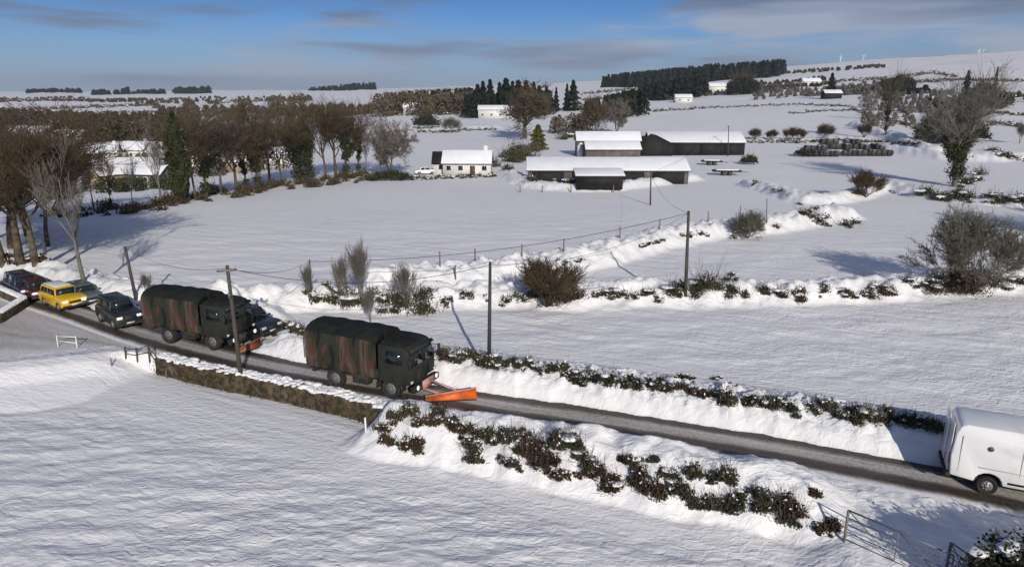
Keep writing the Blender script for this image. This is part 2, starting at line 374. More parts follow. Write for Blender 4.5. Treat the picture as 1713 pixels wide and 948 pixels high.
# ------------------------------------------------------------------ ground sheet
def ground_mat():
    m = bpy.data.materials.new('field_snow'); m.use_nodes = True; t = m.node_tree; N = t.nodes; L = t.links; b = N['Principled BSDF']
    b.inputs['Roughness'].default_value = .62; b.inputs['Specular IOR Level'].default_value = .25
    g = N.new('ShaderNodeTexCoord')
    n = N.new('ShaderNodeTexNoise'); n.inputs['Scale'].default_value = .05; n.inputs['Detail'].default_value = 5; L.new(g.outputs['Object'], n.inputs['Vector'])
    r = N.new('ShaderNodeValToRGB'); r.color_ramp.elements[0].position = .3; r.color_ramp.elements[1].position = .7
    r.color_ramp.elements[0].color = (.73, .73, .74, 1); r.color_ramp.elements[1].color = (.80, .79, .785, 1)
    L.new(n.outputs[0], r.inputs[0])
    # thin snow with grass tips on the far rough pasture
    da = N.new('ShaderNodeAttribute'); da.attribute_name = 'dirt'; dn = N.new('ShaderNodeTexNoise'); dn.inputs['Scale'].default_value = 1.6; dn.inputs['Detail'].default_value = 5; L.new(g.outputs['Object'], dn.inputs['Vector'])
    dm = N.new('ShaderNodeMath'); dm.operation = 'MULTIPLY'; L.new(da.outputs['Fac'], dm.inputs[0]); L.new(dn.outputs[0], dm.inputs[1])
    dx = N.new('ShaderNodeMix'); dx.data_type = 'RGBA'; dx.inputs[7].default_value = (.46, .41, .36, 1); L.new(dm.outputs[0], dx.inputs[0]); L.new(r.outputs[0], dx.inputs[6]); L.new(dx.outputs[2], b.inputs['Base Color'])
    pm = N.new('ShaderNodeMapping'); pm.inputs['Rotation'].default_value = (0, 0, R(26)); L.new(g.outputs['Object'], pm.inputs[0])
    mp = N.new('ShaderNodeMapping'); mp.inputs['Rotation'].default_value = (0, 0, R(8)); mp.inputs['Scale'].default_value = (1.3, 2.5, 1); L.new(g.outputs['Object'], mp.inputs[0])
    a = N.new('ShaderNodeTexNoise'); a.inputs['Scale'].default_value = 1.7; a.inputs['Detail'].default_value = 3; a.inputs['Roughness'].default_value = .5; a.inputs['Distortion'].default_value = .9
    L.new(mp.outputs[0], a.inputs['Vector'])
    mp2 = N.new('ShaderNodeMapping'); mp2.inputs['Scale'].default_value = (.13, 1.5, 1); L.new(pm.outputs[0], mp2.inputs[0])
    a2 = N.new('ShaderNodeTexNoise'); a2.inputs['Scale'].default_value = .9; a2.inputs['Detail'].default_value = 2; L.new(mp2.outputs[0], a2.inputs['Vector'])
    ad = N.new('ShaderNodeMath'); ad.operation = 'MULTIPLY_ADD'; ad.inputs[1].default_value = 1.15; L.new(a2.outputs[0], ad.inputs[0]); L.new(a.outputs[0], ad.inputs[2])
    u = N.new('ShaderNodeBump'); u.inputs['Distance'].default_value = .105; L.new(ad.outputs[0], u.inputs['Height']); pn = N.new('ShaderNodeTexNoise'); pn.inputs['Scale'].default_value = .16; pn.inputs['Detail'].default_value = 2; L.new(g.outputs['Object'], pn.inputs['Vector']); pr_ = N.new('ShaderNodeMapRange'); pr_.inputs[1].default_value = .35; pr_.inputs[2].default_value = .65; pr_.inputs[3].default_value = .5; pr_.inputs[4].default_value = 1.0; L.new(pn.outputs[0], pr_.inputs[0]); L.new(pr_.outputs[0], u.inputs['Strength'])
    L.new(u.outputs[0], b.inputs['Normal'])
    return m
MT['ground'] = ground_mat()
ORG = np.array([0, -22.])
def ground():
    rr = [23.]
    while rr[-1] < 8600:
        r = rr[-1]; d = r-22
        k = .0042 if d < 60 else (.0055 if d < 160 else (.010 if d < 600 else .018))
        rr.append(r+max(.09, d*k) if d < 60 else r+d*k)
    rr = np.array(rr); th = np.linspace(R(-52), R(52), 820)
    X = ORG[0]+rr[:, None]*np.sin(th)[None]; Y = ORG[1]+rr[:, None]*np.cos(th)[None]
    Z = zf(X, Y)
    nr, nc = X.shape
    v = np.stack([X, Y, Z], 2).reshape(-1, 3)
    i = np.arange(nr-1)[:, None]*nc+np.arange(nc-1)[None]
    f = np.stack([i, i+1, i+nc+1, i+nc], 2).reshape(-1, 4)[:, ::-1]
    mb = MB(); mb.add(v, f)
    # plain skirt behind and beside the camera, well outside the picture
    o = mb.build('ground', MT['ground'], smooth=True); tag(o, kind='structure')
    dd, sg, nx, _ = pdist(X[:260].ravel(), Y[:260].ravel(), ROAD); dirt = np.zeros(len(v)); w_ = (1-ss(dd, 2.6, 4.2))*1.2; dirt[:len(w_)] = np.where(sg > 0, w_, w_*.8)
    at = o.data.attributes.new('dirt', 'FLOAT', 'POINT'); at.data.foreach_set('value', dirt.astype(np.float32))
    mb = MB()
    s = 9000; mb.add([(-s, -s, -1.3), (s, -s, -1.3), (s, 9.0, -1.3), (-s, 9.0, -1.3)], np.array([[0, 1, 2, 3]]))
    o = mb.build('field', MT['snow']); tag(o, kind='structure')
    print('ground', nr, nc)
ground()

# ------------------------------------------------------------------ road
def strip(name, A, B, nz, zoff, m, n=14):
    """sheet between two world polylines of equal length, uv across / along"""
    V = []; UV = []; acc = 0; k = len(A)
    for i in range(k):
        if i: acc += np.linalg.norm((A[i]+B[i]-A[i-1]-B[i-1])/2)
        for j in range(n+1):
            t = j/n; p = A[i]*(1-t)+B[i]*t; V.append((p[0], p[1], zoff)); UV.append((t, acc))
    V = np.array(V); V[:, 2] += base(V[:, 0], V[:, 1])*nz
    i = np.arange(k-1)[:, None]*(n+1)+np.arange(n)[None]
    f = np.stack([i, i+1, i+n+2, i+n+1], 2).reshape(-1, 4)
    mb = MB(); mb.add(V, f); o = mb.build(name, m, smooth=True)
    uv = o.data.uv_layers.new(name='UVMap'); idx = np.zeros(len(o.data.loops), np.int32); o.data.loops.foreach_get('vertex_index', idx)
    uv.data.foreach_set('uv', np.array(UV)[idx].ravel()); return tag(o, kind='structure')
def resample(P, step):
    s = np.concatenate([[0], np.cumsum(np.linalg.norm(np.diff(P, axis=0), axis=1))]); t = np.arange(0, s[-1], step)
    return np.stack([np.interp(t, s, P[:, 0]), np.interp(t, s, P[:, 1])], 1)
def offset(P, d):
    T = np.gradient(P, axis=0); T /= np.linalg.norm(T, axis=1)[:, None]; return P+np.stack([-T[:, 1], T[:, 0]], 1)*d
def road_mat(name, tracks, edge):
    m = bpy.data.materials.new(name); m.use_nodes = True; t = m.node_tree; N = t.nodes; L = t.links; b = N['Principled BSDF']
    b.inputs['Specular IOR Level'].default_value = .3
    uv = N.new('ShaderNodeUVMap'); sp = N.new('ShaderNodeSeparateXYZ'); L.new(uv.outputs[0], sp.inputs[0])
    g = N.new('ShaderNodeTexCoord')
    def noise(sc, det, vec=None, src=None):
        n = N.new('ShaderNodeTexNoise'); n.inputs['Scale'].default_value = sc; n.inputs['Detail'].default_value = det
        q = N.new('ShaderNodeMapping'); q.inputs['Scale'].default_value = vec or (1, 1, 1); L.new(src or g.outputs['Object'], q.inputs[0]); L.new(q.outputs[0], n.inputs['Vector']); return n.outputs[0]
    def Mt(op, a, b_=None, c=None):
        n = N.new('ShaderNodeMath'); n.operation = op
        for i, v in enumerate((a, b_, c)):
            if v is None: continue
            if isinstance(v, (int, float)): n.inputs[i].default_value = v
            else: L.new(v, n.inputs[i])
        return n.outputs[0]
    wob = noise(.8, 3); along = noise(1, 4, (9, .16, 1), uv.outputs[0]); fine = noise(7, 5)
    x = Mt('ADD', sp.outputs[0], Mt('MULTIPLY', Mt('SUBTRACT', wob, .5), .10))
    r = N.new('ShaderNodeValToRGB'); el = r.color_ramp.elements
    for k, (p, c) in enumerate(tracks):
        e = el[k] if k < 2 else el.new(p); e.position = p; e.color = (c, c, c, 1)
    L.new(x, r.inputs[0])
    v = Mt('ADD', r.outputs[0], Mt('MULTIPLY', Mt('SUBTRACT', along, .5), .38)); v = Mt('ADD', v, Mt('MULTIPLY', Mt('SUBTRACT', fine, .5), .4))
    c = N.new('ShaderNodeValToRGB'); ce = c.color_ramp.elements
    ce[0].position = 0; ce[0].color = (.030, .023, .018, 1); ce[1].position = 1; ce[1].color = (.78, .79, .82, 1)
    for p, q in ((.3, (.10, .083, .070)), (.55, (.24, .205, .175)), (.75, (.48, .46, .44))):
        e = ce.new(p); e.color = (*q, 1)
    L.new(v, c.inputs[0]); L.new(c.outputs[0], b.inputs['Base Color'])
    rr = N.new('ShaderNodeMapRange'); rr.inputs[3].default_value = .38; rr.inputs[4].default_value = .85; L.new(v, rr.inputs[0]); L.new(rr.outputs[0], b.inputs['Roughness'])
    u = N.new('ShaderNodeBump'); u.inputs['Strength'].default_value = .6; u.inputs['Distance'].default_value = .06; L.new(v, u.inputs['Height']); L.new(u.outputs[0], b.inputs['Normal'])
    return m
MT['road'] = road_mat('slushy_road', [(0, 1.1), (1, .5), (.09, .85), (.15, .50), (.21, .10), (.33, .14), (.41, .66), (.60, .70), (.67, .45), (.74, .04), (.90, .0)], 1)
MT['slush'] = road_mat('grey_slush', [(0, .95), (1, .72), (.2, .82), (.45, .70), (.75, .78)], 1)
RC = resample(ROAD, .5)
strip('road', offset(RC, -1.7), offset(RC, 1.7), 1, .030, MT['road'], 16)
# trodden slush between the road and the near bank on the left (the side road joins here)
def nearest_on(P, Q):
    d = ((P[:, None]-Q[None])**2).sum(2); return Q[d.argmin(1)]
RL = RC[RC[:, 0] < X_W1+1.0]; NBr = resample(NB, .25)
Bl = nearest_on(RL, offset(NBr, .35))
strip('side_road', Bl, offset(RL, -1.4), 1, .018, MT['slush'], 18)
RL2 = RC[RC[:, 0] < X_FB]
strip('road_verge', offset(RL2, 1.3), offset(RL2, 3.4), 1, .018, MT['slush'], 8)

# ------------------------------------------------------------------ trees
def rot_about(v, ax, a):
    return Vector(v)@Matrix.Rotation(a, 3, ax)
def grow_tree(seed, H=10, trunk=.3, levels=5, kids=(4, 4, 4, 4, 4), spread=38, thick=.022, up=.12, droop=0, stems=1, splay=8, twig=.012, ratio=.68, bottom=.15):
    """returns (trunk mesh builder, crown mesh builder) of a leafless tree H high"""
    rd = random.Random(seed); tk = MB(); segs = [[], [], [], []]
    def branch(p, d, L_, r, lv):
        n = 3 if lv < 2 else 2
        pts = [p]; dd = d.copy(); rs = [r]
        for i in range(n):
            dd = (dd+Vector((rd.uniform(-1, 1), rd.uniform(-1, 1), rd.uniform(-1, 1)))*(.16 if lv else .07)+Vector((0, 0, up-(droop if lv >= levels-1 else 0)))).normalized()
            pts.append(pts[-1]+dd*(L_/n)); rs.append(r*(1-.55*(i+1)/n))
        for i in range(n):
            if lv <= 1: tk.tube(pts[i], pts[i+1], rs[i], rs[i+1], 6 if lv == 0 else 5, cap=False)
            else: segs[0].append(pts[i]); segs[1].append(pts[i+1]); segs[2].append(max(rs[i], twig)); segs[3].append(max(rs[i+1], twig*.55))
        if lv >= levels: return
        k = kids[lv]
        for c in range(k):
            if lv == 0: f = rd.uniform(.55, 1.0) if c else 1.0
            else: f = bottom+(1-bottom)*(c+rd.random())/k
            x = f*n; i = min(int(x), n-1); q = pts[i].lerp(pts[i+1], x-i); rr = rs[i]+(rs[i+1]-rs[i])*(x-i)
            bd = (pts[i+1]-pts[i]).normalized(); ax = bd.cross(Vector((rd.uniform(-1, 1), rd.uniform(-1, 1), rd.uniform(-.6, .6)))).normalized()
            a = R(spread*rd.uniform(.5, 1.25)); nd = (Matrix.Rotation(a, 3, ax)@bd).normalized()
            branch(q, nd, L_*ratio*rd.uniform(.75, 1.2)*(1.15 if lv == 0 else 1), rr*.62, lv+1)
    for s in range(stems):
        if stems > 1:
            a = 2*math.pi*s/stems+rd.random(); t = R(splay)*rd.uniform(.3, 1.2)
            d = Vector((math.sin(t)*math.cos(a), math.sin(t)*math.sin(a), math.cos(t))); p = Vector((math.cos(a), math.sin(a), 0))*.03*H*rd.random()
        else: d = Vector((rd.uniform(-.06, .06), rd.uniform(-.06, .06), 1)).normalized(); p = Vector((0, 0, -.2))
        branch(p, d, H*trunk, H*thick*(1 if stems == 1 else .6), 0)
    cr = MB(); cr.sticks([tuple(v) for v in segs[0]], [tuple(v) for v in segs[1]], segs[2], segs[3])
    allv = np.concatenate(tk.v+cr.v); top = np.percentile(allv[:, 2], 99.7)
    k = H/top
    for b in (tk, cr): b.v = [v*k for v in b.v]
    return tk, cr
TREE = {}
def proto(key, crown='twig', trunkmat='bark', ivy=None, **kw):
    tk, cr = grow_tree(**kw)
    H = kw['H']; d = dict(trunk=tk.mesh('trunk', True), crown=cr.mesh('crown'))
    d['trunk'].materials.append(MT[trunkmat]); d['crown'].materials.append(MT[crown])
    if ivy:
        h0, h1, rad, n = ivy; P = []
        V = np.concatenate(tk.v); V = V[(V[:, 2] > h0*H) & (V[:, 2] < h1*H)]
        if len(V):
            q = V[rng.integers(0, len(V), n)]; P = q+rng.normal(size=(n, 3))*np.array([rad, rad, rad*1.3])
            if key == 'ivycolumn':
                t = rng.random(n); a = rng.random(n)*6.283; rr = 1.25*np.sqrt(np.clip(np.sin(np.clip(t*1.0+.12, 0, 1.08)*2.9), .05, 1))*(.6+.5*rng.random(n)**.5)*(1+.22*np.sin(a*3+t*9)+.15*np.sin(a*5-t*23)); P = np.stack([rr*np.cos(a), rr*np.sin(a), H*(.06+.91*t)], 1)
            mb = MB(); mb.leaves(P, .36 if H > 8 else .2); d['ivy'] = mb.mesh('ivy'); d['ivy'].materials.append(MT['ivy'])
    TREE[key] = (d, H)
proto('oak1', crown='twig_red', seed=1, H=13, trunk=.40, kids=(6, 5, 5, 5, 4), spread=42, twig=.015, thick=.017, ratio=.66)
proto('oak2', crown='twig', seed=2, H=13, trunk=.38, kids=(6, 5, 5, 5, 4), spread=44, twig=.016, thick=.017, ratio=.67, ivy=(.0, .55, .28, 2500))
proto('oak3', crown='twig_red', seed=3, H=13, trunk=.44, kids=(6, 5, 5, 5, 4), spread=38, twig=.015, thick=.016, ratio=.66)
proto('ash1', crown='twig_grey', trunkmat='twig_grey', seed=4, H=14, trunk=.36, kids=(5, 4, 4, 4, 3), spread=26, twig=.018, ratio=.62, up=.2, thick=.016)
proto('ash2', crown='twig', seed=5, H=14, trunk=.38, kids=(5, 5, 5, 4, 4), spread=34, twig=.015, ratio=.62, up=.16, thick=.015, ivy=(.0, .45, .22, 1800))
proto('ivytree', crown='twig', seed=6, H=14, trunk=.36, kids=(5, 5, 4, 4, 4), spread=30, twig=.020, ratio=.62, up=.16, ivy=(.06, .78, .5, 9000))
proto('ivycolumn', crown='twig', seed=16, H=14, trunk=.45, kids=(5, 4, 4, 4, 3), spread=20, twig=.018, ratio=.56, up=.25, ivy=(.1, .95, .85, 14000))
proto('round1', crown='twig', seed=8, H=9, trunk=.22, kids=(6, 5, 5, 5, 4), spread=50, twig=.02, ratio=.7, stems=1)
proto('round2', crown='twig_grey', seed=9, H=9, trunk=.2, kids=(5, 5, 5, 5, 4), spread=48, twig=.02, ratio=.7, stems=2, splay=22)
proto('shrub1', crown='twig_grey', trunkmat='twig_grey', seed=10, H=3.2, trunk=.42, kids=(5, 5, 4, 4), levels=4, spread=30, twig=.008, ratio=.62, stems=7, splay=20, up=.12, thick=.012)
proto('shrub2', crown='twig_red', seed=12, H=3.0, trunk=.4, kids=(5, 5, 5, 4), levels=4, spread=34, twig=.008, ratio=.60, stems=18, splay=48, up=.08, thick=.012)
proto('shrub3', crown='twig_green', trunkmat='twig_green', seed=13, H=3.0, trunk=.46, kids=(6, 6, 5, 4), levels=4, spread=36, twig=.006, ratio=.50, stems=22, splay=52, up=.05, thick=.008)
proto('bigtree', crown='twig_grey', trunkmat='twig_grey', seed=21, H=19, trunk=.36, kids=(7, 6, 5, 4, 4), spread=42, twig=.022, ratio=.66, up=.12, thick=.026, ivy=(.02, .42, .5, 9000))
TREES = []
def tree(key, p, h, name, label, group=None, wide=1.0, rz=None, cat='tree', lean=(0, 0)):
    d, H = TREE[key]; k = h/H
    o = empty(name, (p[0], p[1], p[2]-.05), random.uniform(0, 6.28) if rz is None else rz, label, cat, group)
    o.rotation_euler = (lean[0], lean[1], o.rotation_euler[2]); o.scale = (k*wide, k*wide, k)
    for part, me in d.items():
        c = bpy.data.objects.new(part, me); COL.objects.link(c); c.parent = o
    return o
def ptree(key, x, yb, yt, name, label, group=None, wide=1.0, dist=None, **kw):
    p = W(x, yb) if dist is None else ground_at(x, dist)
    h = px_z(p.x, p.y, yt)-p.z
    return tree(key, p, h, name, label, group, wide, **kw)
def ground_at(x, Y):
    """point of the ground under pixel column x at distance Y ahead"""
    X = 0
    for _ in range(4):
        z = gz(X, Y); X = (x-856.5)/FPX*(Y*CT-(z-CAM_H)*ST)
    return Vector((X, Y, gz(X, Y)))
g = 'tall bare trees massed at the left edge'
for x, yb, yt, k, w_, lab in [
    (-30, 440, 178, 'oak1', 1.5, 'half hidden bare brown tree at the far left edge of the picture'),
    (6, 442, 186, 'oak3', 1.5, 'bare brown tree with thick trunk standing at the left edge'),
    (34, 440, 178, 'oak1', 1.6, 'big brown bare tree whose crown peaks above the left tree mass'),
    (60, 442, 190, 'oak1', 1.4, 'dark ivy-footed tree at the right side of the left tree mass'),
    (20, 415, 182, 'oak3', 1.7, 'brown bare tree behind the front trunks of the left mass'),
    (-10, 400, 184, 'oak1', 1.7, 'rear bare tree deep in the left tree mass'),
    (48, 395, 186, 'oak3', 1.7, 'middle bare tree in the second line of the left mass'),
    (80, 412, 225, 'oak3', 1.2, 'lower brown bare tree at the inner edge of the left mass')]:
    ptree(k, x, yb, yt, 'bare_tree', lab, g, w_)
ptree('ash1', 141, 472, 215, 'ash_tree', 'slender pale grey tree on the bank beside the queue of vehicles', None, .9)
g = 'bare trees along the far edge of the big field'
for x, yb, yt, k, w_, lab in [
    (104, 362, 215, 'oak2', .6, 'bare tree just right of the left tree mass at the field edge'),
    (158, 352, 205, 'ash1', .6, 'thin dark tree in front of the orange gabled house'),
    (186, 350, 245, 'ash2', .6, 'leaning thin tree by the village rooftops'),
    (222, 348, 240, 'ash1', .6, 'thin dark tree over the bluish roofed shed'),
    (272, 342, 192, 'ash1', .8, 'thin pale tree left of the dark ivy column'),
    (328, 334, 185, 'oak3', .9, 'bare tree touching the right side of the dark ivy column'),
    (346, 330, 172, 'oak2', 1.08, 'second bare tree right of the dark ivy column'),
    (370, 326, 196, 'oak3', 1.0, 'crooked bare tree right of the dark ivy column, third in line'),
    (396, 322, 172, 'oak1', 1.08, 'brown bare tree above the start of the brown hedge'),
    (414, 318, 205, 'ash2', 1.0, 'upright dark bare tree above the brown hedge'),
    (432, 318, 168, 'oak2', 1.08, 'ivy-footed bare tree above the middle of the brown field hedge'),
    (452, 310, 172, 'oak1', 1.0, 'slim bare tree close behind an ivy-footed one'),
    (472, 308, 184, 'oak3', 1.0, 'bare tree just left of the forked ivy tree'),
    (545, 300, 165, 'oak3', 1.08, 'tall bare tree just right of the ivy clad double tree'),
    (562, 297, 156, 'oak1', 1.08, 'tallest brown crown right of the ivy clad double tree'),
    (580, 296, 165, 'oak2', 1.0, 'right-hand bare tree of the field edge row'),
    (600, 292, 190, 'ash2', 1.0, 'last brown crowned tree of the field edge row'),
    (612, 290, 215, 'ash1', .6, 'spindly pale tree between the row and the grey round tree')]:
    ptree(k, x, yb, yt, 'bare_tree', lab, g, w_)
ptree('ivycolumn', 305, 338, 182, 'ivy_tree', 'dark columnar ivy clad tree beside the village rooftops', 'ivy clad trees', 1.0)
ptree('ivytree', 500, 305, 162, 'ivy_tree', 'ivy clad tree with forked top in the middle of the field edge row', 'ivy clad trees', 1.0)
ptree('ivytree', 520, 303, 180, 'ivy_tree', 'shorter ivy clad tree leaning beside the forked one', 'ivy clad trees', .9, lean=(0, R(5)))
ptree('round2', 652, 295, 200, 'round_tree', 'grey rounded bare tree at the right end of the field hedge', None, .85)
ptree('round1', 878, 232, 138, 'bare_tree', 'broad bare tree behind the white farmhouse', None, 1.0)
ptree('round1', 985, 226, 160, 'bare_tree', 'left one of two domed bare trees behind the barns', 'domed bare trees behind the barns', .8)
ptree('round2', 1032, 224, 166, 'bare_tree', 'right one of two domed bare trees behind the barns', 'domed bare trees behind the barns', .9)
ptree('bigtree', 1597, 312, 112, 'ivy_tree', 'huge tree with ivy covered trunk standing on the field bank at right', None, .98)
ptree('ash2', 1482, 226, 128, 'ash_tree', 'grey tree with two dark stems in the upper right field', None, .85)
ptree('ash1', 1460, 200, 140, 'ash_tree', 'pale bare tree behind the dark stemmed one in the upper right', None, .8)
ptree('shrub1', 606, 512, 402, 'tall_shrub', 'tall grey upright shrub on the bank behind the front truck', None, .55, cat='shrub')
ptree('shrub1', 620, 540, 478, 'tall_shrub', 'pale grey shrub just above the canvas of the front truck', None, .6, cat='shrub')
ptree('shrub1', 679, 518, 438, 'tall_shrub', 'grey upright shrub with green foot between the shrub clump and the middle pole', None, .6, cat='shrub')
ptree('shrub1', 518, 505, 440, 'tall_shrub', 'thin pale sapling left of the tall grey shrub', None, .5, cat='shrub')
ptree('shrub1', 575, 512, 425, 'tall_shrub', 'dark thin shrub touching the left side of the tall grey one', None, .45, cat='shrub')
ptree('shrub1', 246, 495, 455, 'tall_shrub', 'tiny bare shrub beside the leaning left pole', None, .6, cat='shrub')
ptree('shrub2', 915, 512, 430, 'round_shrub', 'reddish brown twiggy shrub right of the middle pole', None, 1.0, cat='shrub')
ptree('shrub3', 1250, 398, 352, 'round_shrub', 'grey brown round shrub on the long snowy bank', None, 1.0, cat='shrub')
ptree('shrub3', 1622, 486, 352, 'round_shrub', 'large fan shaped bare shrub at the right edge of the middle hedge', None, .9, cat='shrub')
ptree('shrub2', 1447, 330, 284, 'round_shrub', 'dark shrub leaning over the bank left of the huge ivy tree', None, .9, cat='shrub')
ptree('shrub3', 756, 222, 196, 'round_shrub', 'small bare shrub on the far snowy bank above the farmhouse', None, 1.0, cat='shrub')
ptree('shrub1', 1705, 240, 205, 'tall_shrub', 'bare shrub at the right edge below the far hill', None, .9, cat='shrub')
g = 'low shrubs in a row behind the barns'
for x, yb, yt, lab in [(1262, 234, 214, 'leftmost low shrub of the row behind the big barn'), (1291, 235, 216, 'second low shrub of the row behind the big barn'), (1322, 235, 212, 'paired low shrub in the middle of the row behind the barn'), (1337, 235, 214, 'low shrub right of the paired one in the row behind the barn'), (1380, 234, 206, 'grey low shrub at the right part of the row behind the barn'), (1446, 230, 206, 'dark low shrub ending the row behind the barn')]:
    ptree('shrub2', x, yb, yt, 'round_shrub', lab, g, .8, cat='shrub')

for X_, Y_, h_, k_ in [(63, 72, 9, 'round1'), (70, 69, 11, 'oak3'), (77, 74, 10, 'round1'), (86, 76, 12, 'oak1')]:
    tree(k_, (X_, Y_, gz(X_, Y_)), h_, 'roadside_tree', 'bare tree just beyond the right edge whose shadow bands the field', 'bare trees beyond the right edge', .9)
# conifers
def conifer_mesh(seed, H=12, rad=2.3, n=2600, leaf=.55, tip=1.0):
    r_ = np.random.default_rng(seed); t = r_.random(n)**.75; z = H*(.06+.94*(1-t)) if False else H*(.05+.95*r_.random(n)**1.15)
    k = (1-z/H)**tip; tier = .75+.25*np.cos(z/H*H*3.2+r_.random(n)*1.5)
    a = r_.random(n)*6.283; lob = 1+.22*np.sin(a*3+seed)+.12*np.sin(a*5+z)
    rr = rad*(k+.04)*tier*lob*np.sqrt(.35+.65*r_.random(n))
    P = np.stack([rr*np.cos(a), rr*np.sin(a), z-rr*.25], 1)
    mb = MB(); mb.leaves(P, leaf, up=1); return mb
CON = []
for s, (H, rd_, n) in enumerate([(12, 2.4, 2400), (12, 3.0, 2600), (12, 2.0, 2200)]):
    me = conifer_mesh(s, H, rd_, n, .6, [1, .8, .9][s]).mesh('crown'); me.materials.append(MT['conifer'])
    tm = MB().tube((0, 0, -.3), (0, 0, 9), .22, .05, 6).mesh('trunk'); tm.materials.append(MT['bark']); CON.append((me, tm))
def conifer(p, h, wide, label, group=None, cr=None, cat='conifer'):
    me, tm = random.choice(CON)
    o = empty('conifer', (p[0], p[1], p[2]-.1), random.uniform(0, 6.28), label, cat, group); o.scale = (h/12*wide, h/12*wide, h/12)
    for nm, m_ in (('crown', cr or me), ('trunk', tm)):
        c = bpy.data.objects.new(nm, m_); COL.objects.link(c); c.parent = o
    return o
def pconifer(x, yb, yt, wide, label, group=None, dist=None, cr=None):
    p = W(x, yb) if dist is None else ground_at(x, dist)
    return conifer(p, max(px_z(p.x, p.y, yt)-p.z, 2), wide, label, group, cr)
g = 'dark conifers in the wood behind the farm'
xs = [(790, 150), (800, 143), (810, 138), (822, 135), (835, 140), (846, 133), (857, 138), (868, 136), (880, 137), (891, 139), (902, 145), (915, 146)]
for k, (x, yt) in enumerate(xs):
    pconifer(x+random.uniform(-2, 2), 192, yt-2, 1.7, 'dark conifer in the dense wood behind the farm', g, dist=random.uniform(380, 430))
for x, yt, w_, lab in [(930, 146, 1.1, 'left conifer of the small group right of the farm wood'), (948, 140, 1.1, 'middle conifer of the small group right of the farm wood'), (958, 134, 1.4, 'tallest conifer of the small group right of the farm wood')]:
    pconifer(x, 185, yt, w_, lab, g, dist=400)
pconifer(1388, 165, 122, 1.3, 'lone dark conifer on the right hillside')
pconifer(1612, 180, 118, 1.3, 'dark conifer behind the huge ivy tree', dist=330)
pconifer(1660, 178, 112, .7, 'thin topped dark conifer right of the huge ivy tree', dist=340)
me_yg = conifer_mesh(9, 12, 4.2, 3600, .7, .55).mesh('crown'); me_yg.materials.append(MT['yellowgreen'])
pconifer(900, 250, 208, 1.25, 'yellow green cypress beside the long barn', cr=me_yg)
# evergreen masses
def leafy(name, label, cat, blobs, m, leaf, dens, group=None, twigs=True, kind=None, sub='foliage'):
    """blobs: (centre, (rx,ry,rz)); one thing with foliage and twig parts"""
    c0 = np.mean([b[0] for b in blobs], 0); zb = min(b[0][2] for b in blobs)
    o = empty(name, (c0[0], c0[1], zb), 0, label, cat, group)
    P = []; A = []; B = []
    for c, r_ in blobs:
        c = np.array(c)-np.array([c0[0], c0[1], zb]); r_ = np.array(r_, float)
        n = int(dens*(r_[0]*r_[1]+r_[0]*r_[2])/1.0)+8
        q = rng.normal(size=(n, 3)); q /= np.linalg.norm(q, axis=1)[:, None]; a = np.arctan2(q[:, 1], q[:, 0])
        k = (.45+.6*rng.random(n)**.6)*(1+.3*np.sin(a*3+c[0]*5)+.2*np.sin(q[:, 2]*6+a*5+c[1]*3))
        q[:, 2] = np.abs(q[:, 2])-.15; P.append(c+q*k[:, None]*r_)
        if twigs:
            nn = max(n//14, 3); A.append(c+rng.normal(size=(nn, 3))*r_*.2); B.append(c+rng.normal(size=(nn, 3))*r_*.75+np.array([0, 0, .4*r_[2]]))
    mb = MB(); mb.leaves(np.concatenate(P), leaf); mb.build(sub, m, o)
    if twigs:
        A = np.concatenate(A); B = np.concatenate(B); mb = MB(); mb.sticks(A, B, leaf*.09, leaf*.04); mb.build('twig', MT['twig'], o)
    return o
def pblob(x, y, rpx, dz=0, flat=.75, fn=W):
    p = fn(x, y); sc = (p.y*CT+(CAM_H-p.z)*ST)/FPX; r_ = rpx*sc
    return ((p.x, p.y, p.z+dz*r_), (r_, r_, r_*flat))
def evergreen(x0, x1, yb, yt, label, m='gorse', dist=None, name='evergreen_tree', leaf=.9, dens=60, group=None, cat='tree'):
    xm = (x0+x1)/2; p = W(xm, yb) if dist is None else ground_at(xm, dist)
    h = px_z(p.x, p.y, yt)-p.z; sc = (p.y*CT+(CAM_H-p.z)*ST)/FPX; wd = (x1-x0)*sc/2
    bl = []; n = max(3, int(wd/h*3)+2)
    for i in range(n):
        t = (i+.5)/n*2-1; hh = h*(.75+.25*random.random())*(1-.35*t*t)
        bl.append(((p.x+t*wd*.8, p.y+random.uniform(-.2, .2)*wd, p.z+hh*.35), (wd*1.3/n+.15*h, wd*1.3/n+.15*h, hh*.68)))
    return leafy(name, label, cat, bl, MT[m], leaf, dens, group)
evergreen(1535, 1640, 240, 186, 'dark spreading evergreen behind the trunk of the huge ivy tree', leaf=.7, dens=90)
evergreen(1610, 1682, 182, 138, 'wide brown green tree on the hillside right of the huge ivy tree', leaf=.9)
evergreen(1478, 1530, 155, 125, 'low round dark evergreen on the upper right hillside', dist=480, leaf=1.2)
evergreen(694, 732, 214, 187, 'round dark green bush in the far field above the farmhouse', leaf=.7)
evergreen(1222, 1262, 178, 127, 'dark square topped evergreen on the hill right of the ridge wood', 'conifer', dist=520, leaf=1.4)
evergreen(1240, 1266, 275, 258, 'small dark bush right of the barns', leaf=.35, dens=160, name='bush', cat='bush')
evergreen(618, 690, 302, 283, 'dark clipped hedge clump under the grey rounded tree', leaf=.4, dens=140, name='bush', cat='bush')
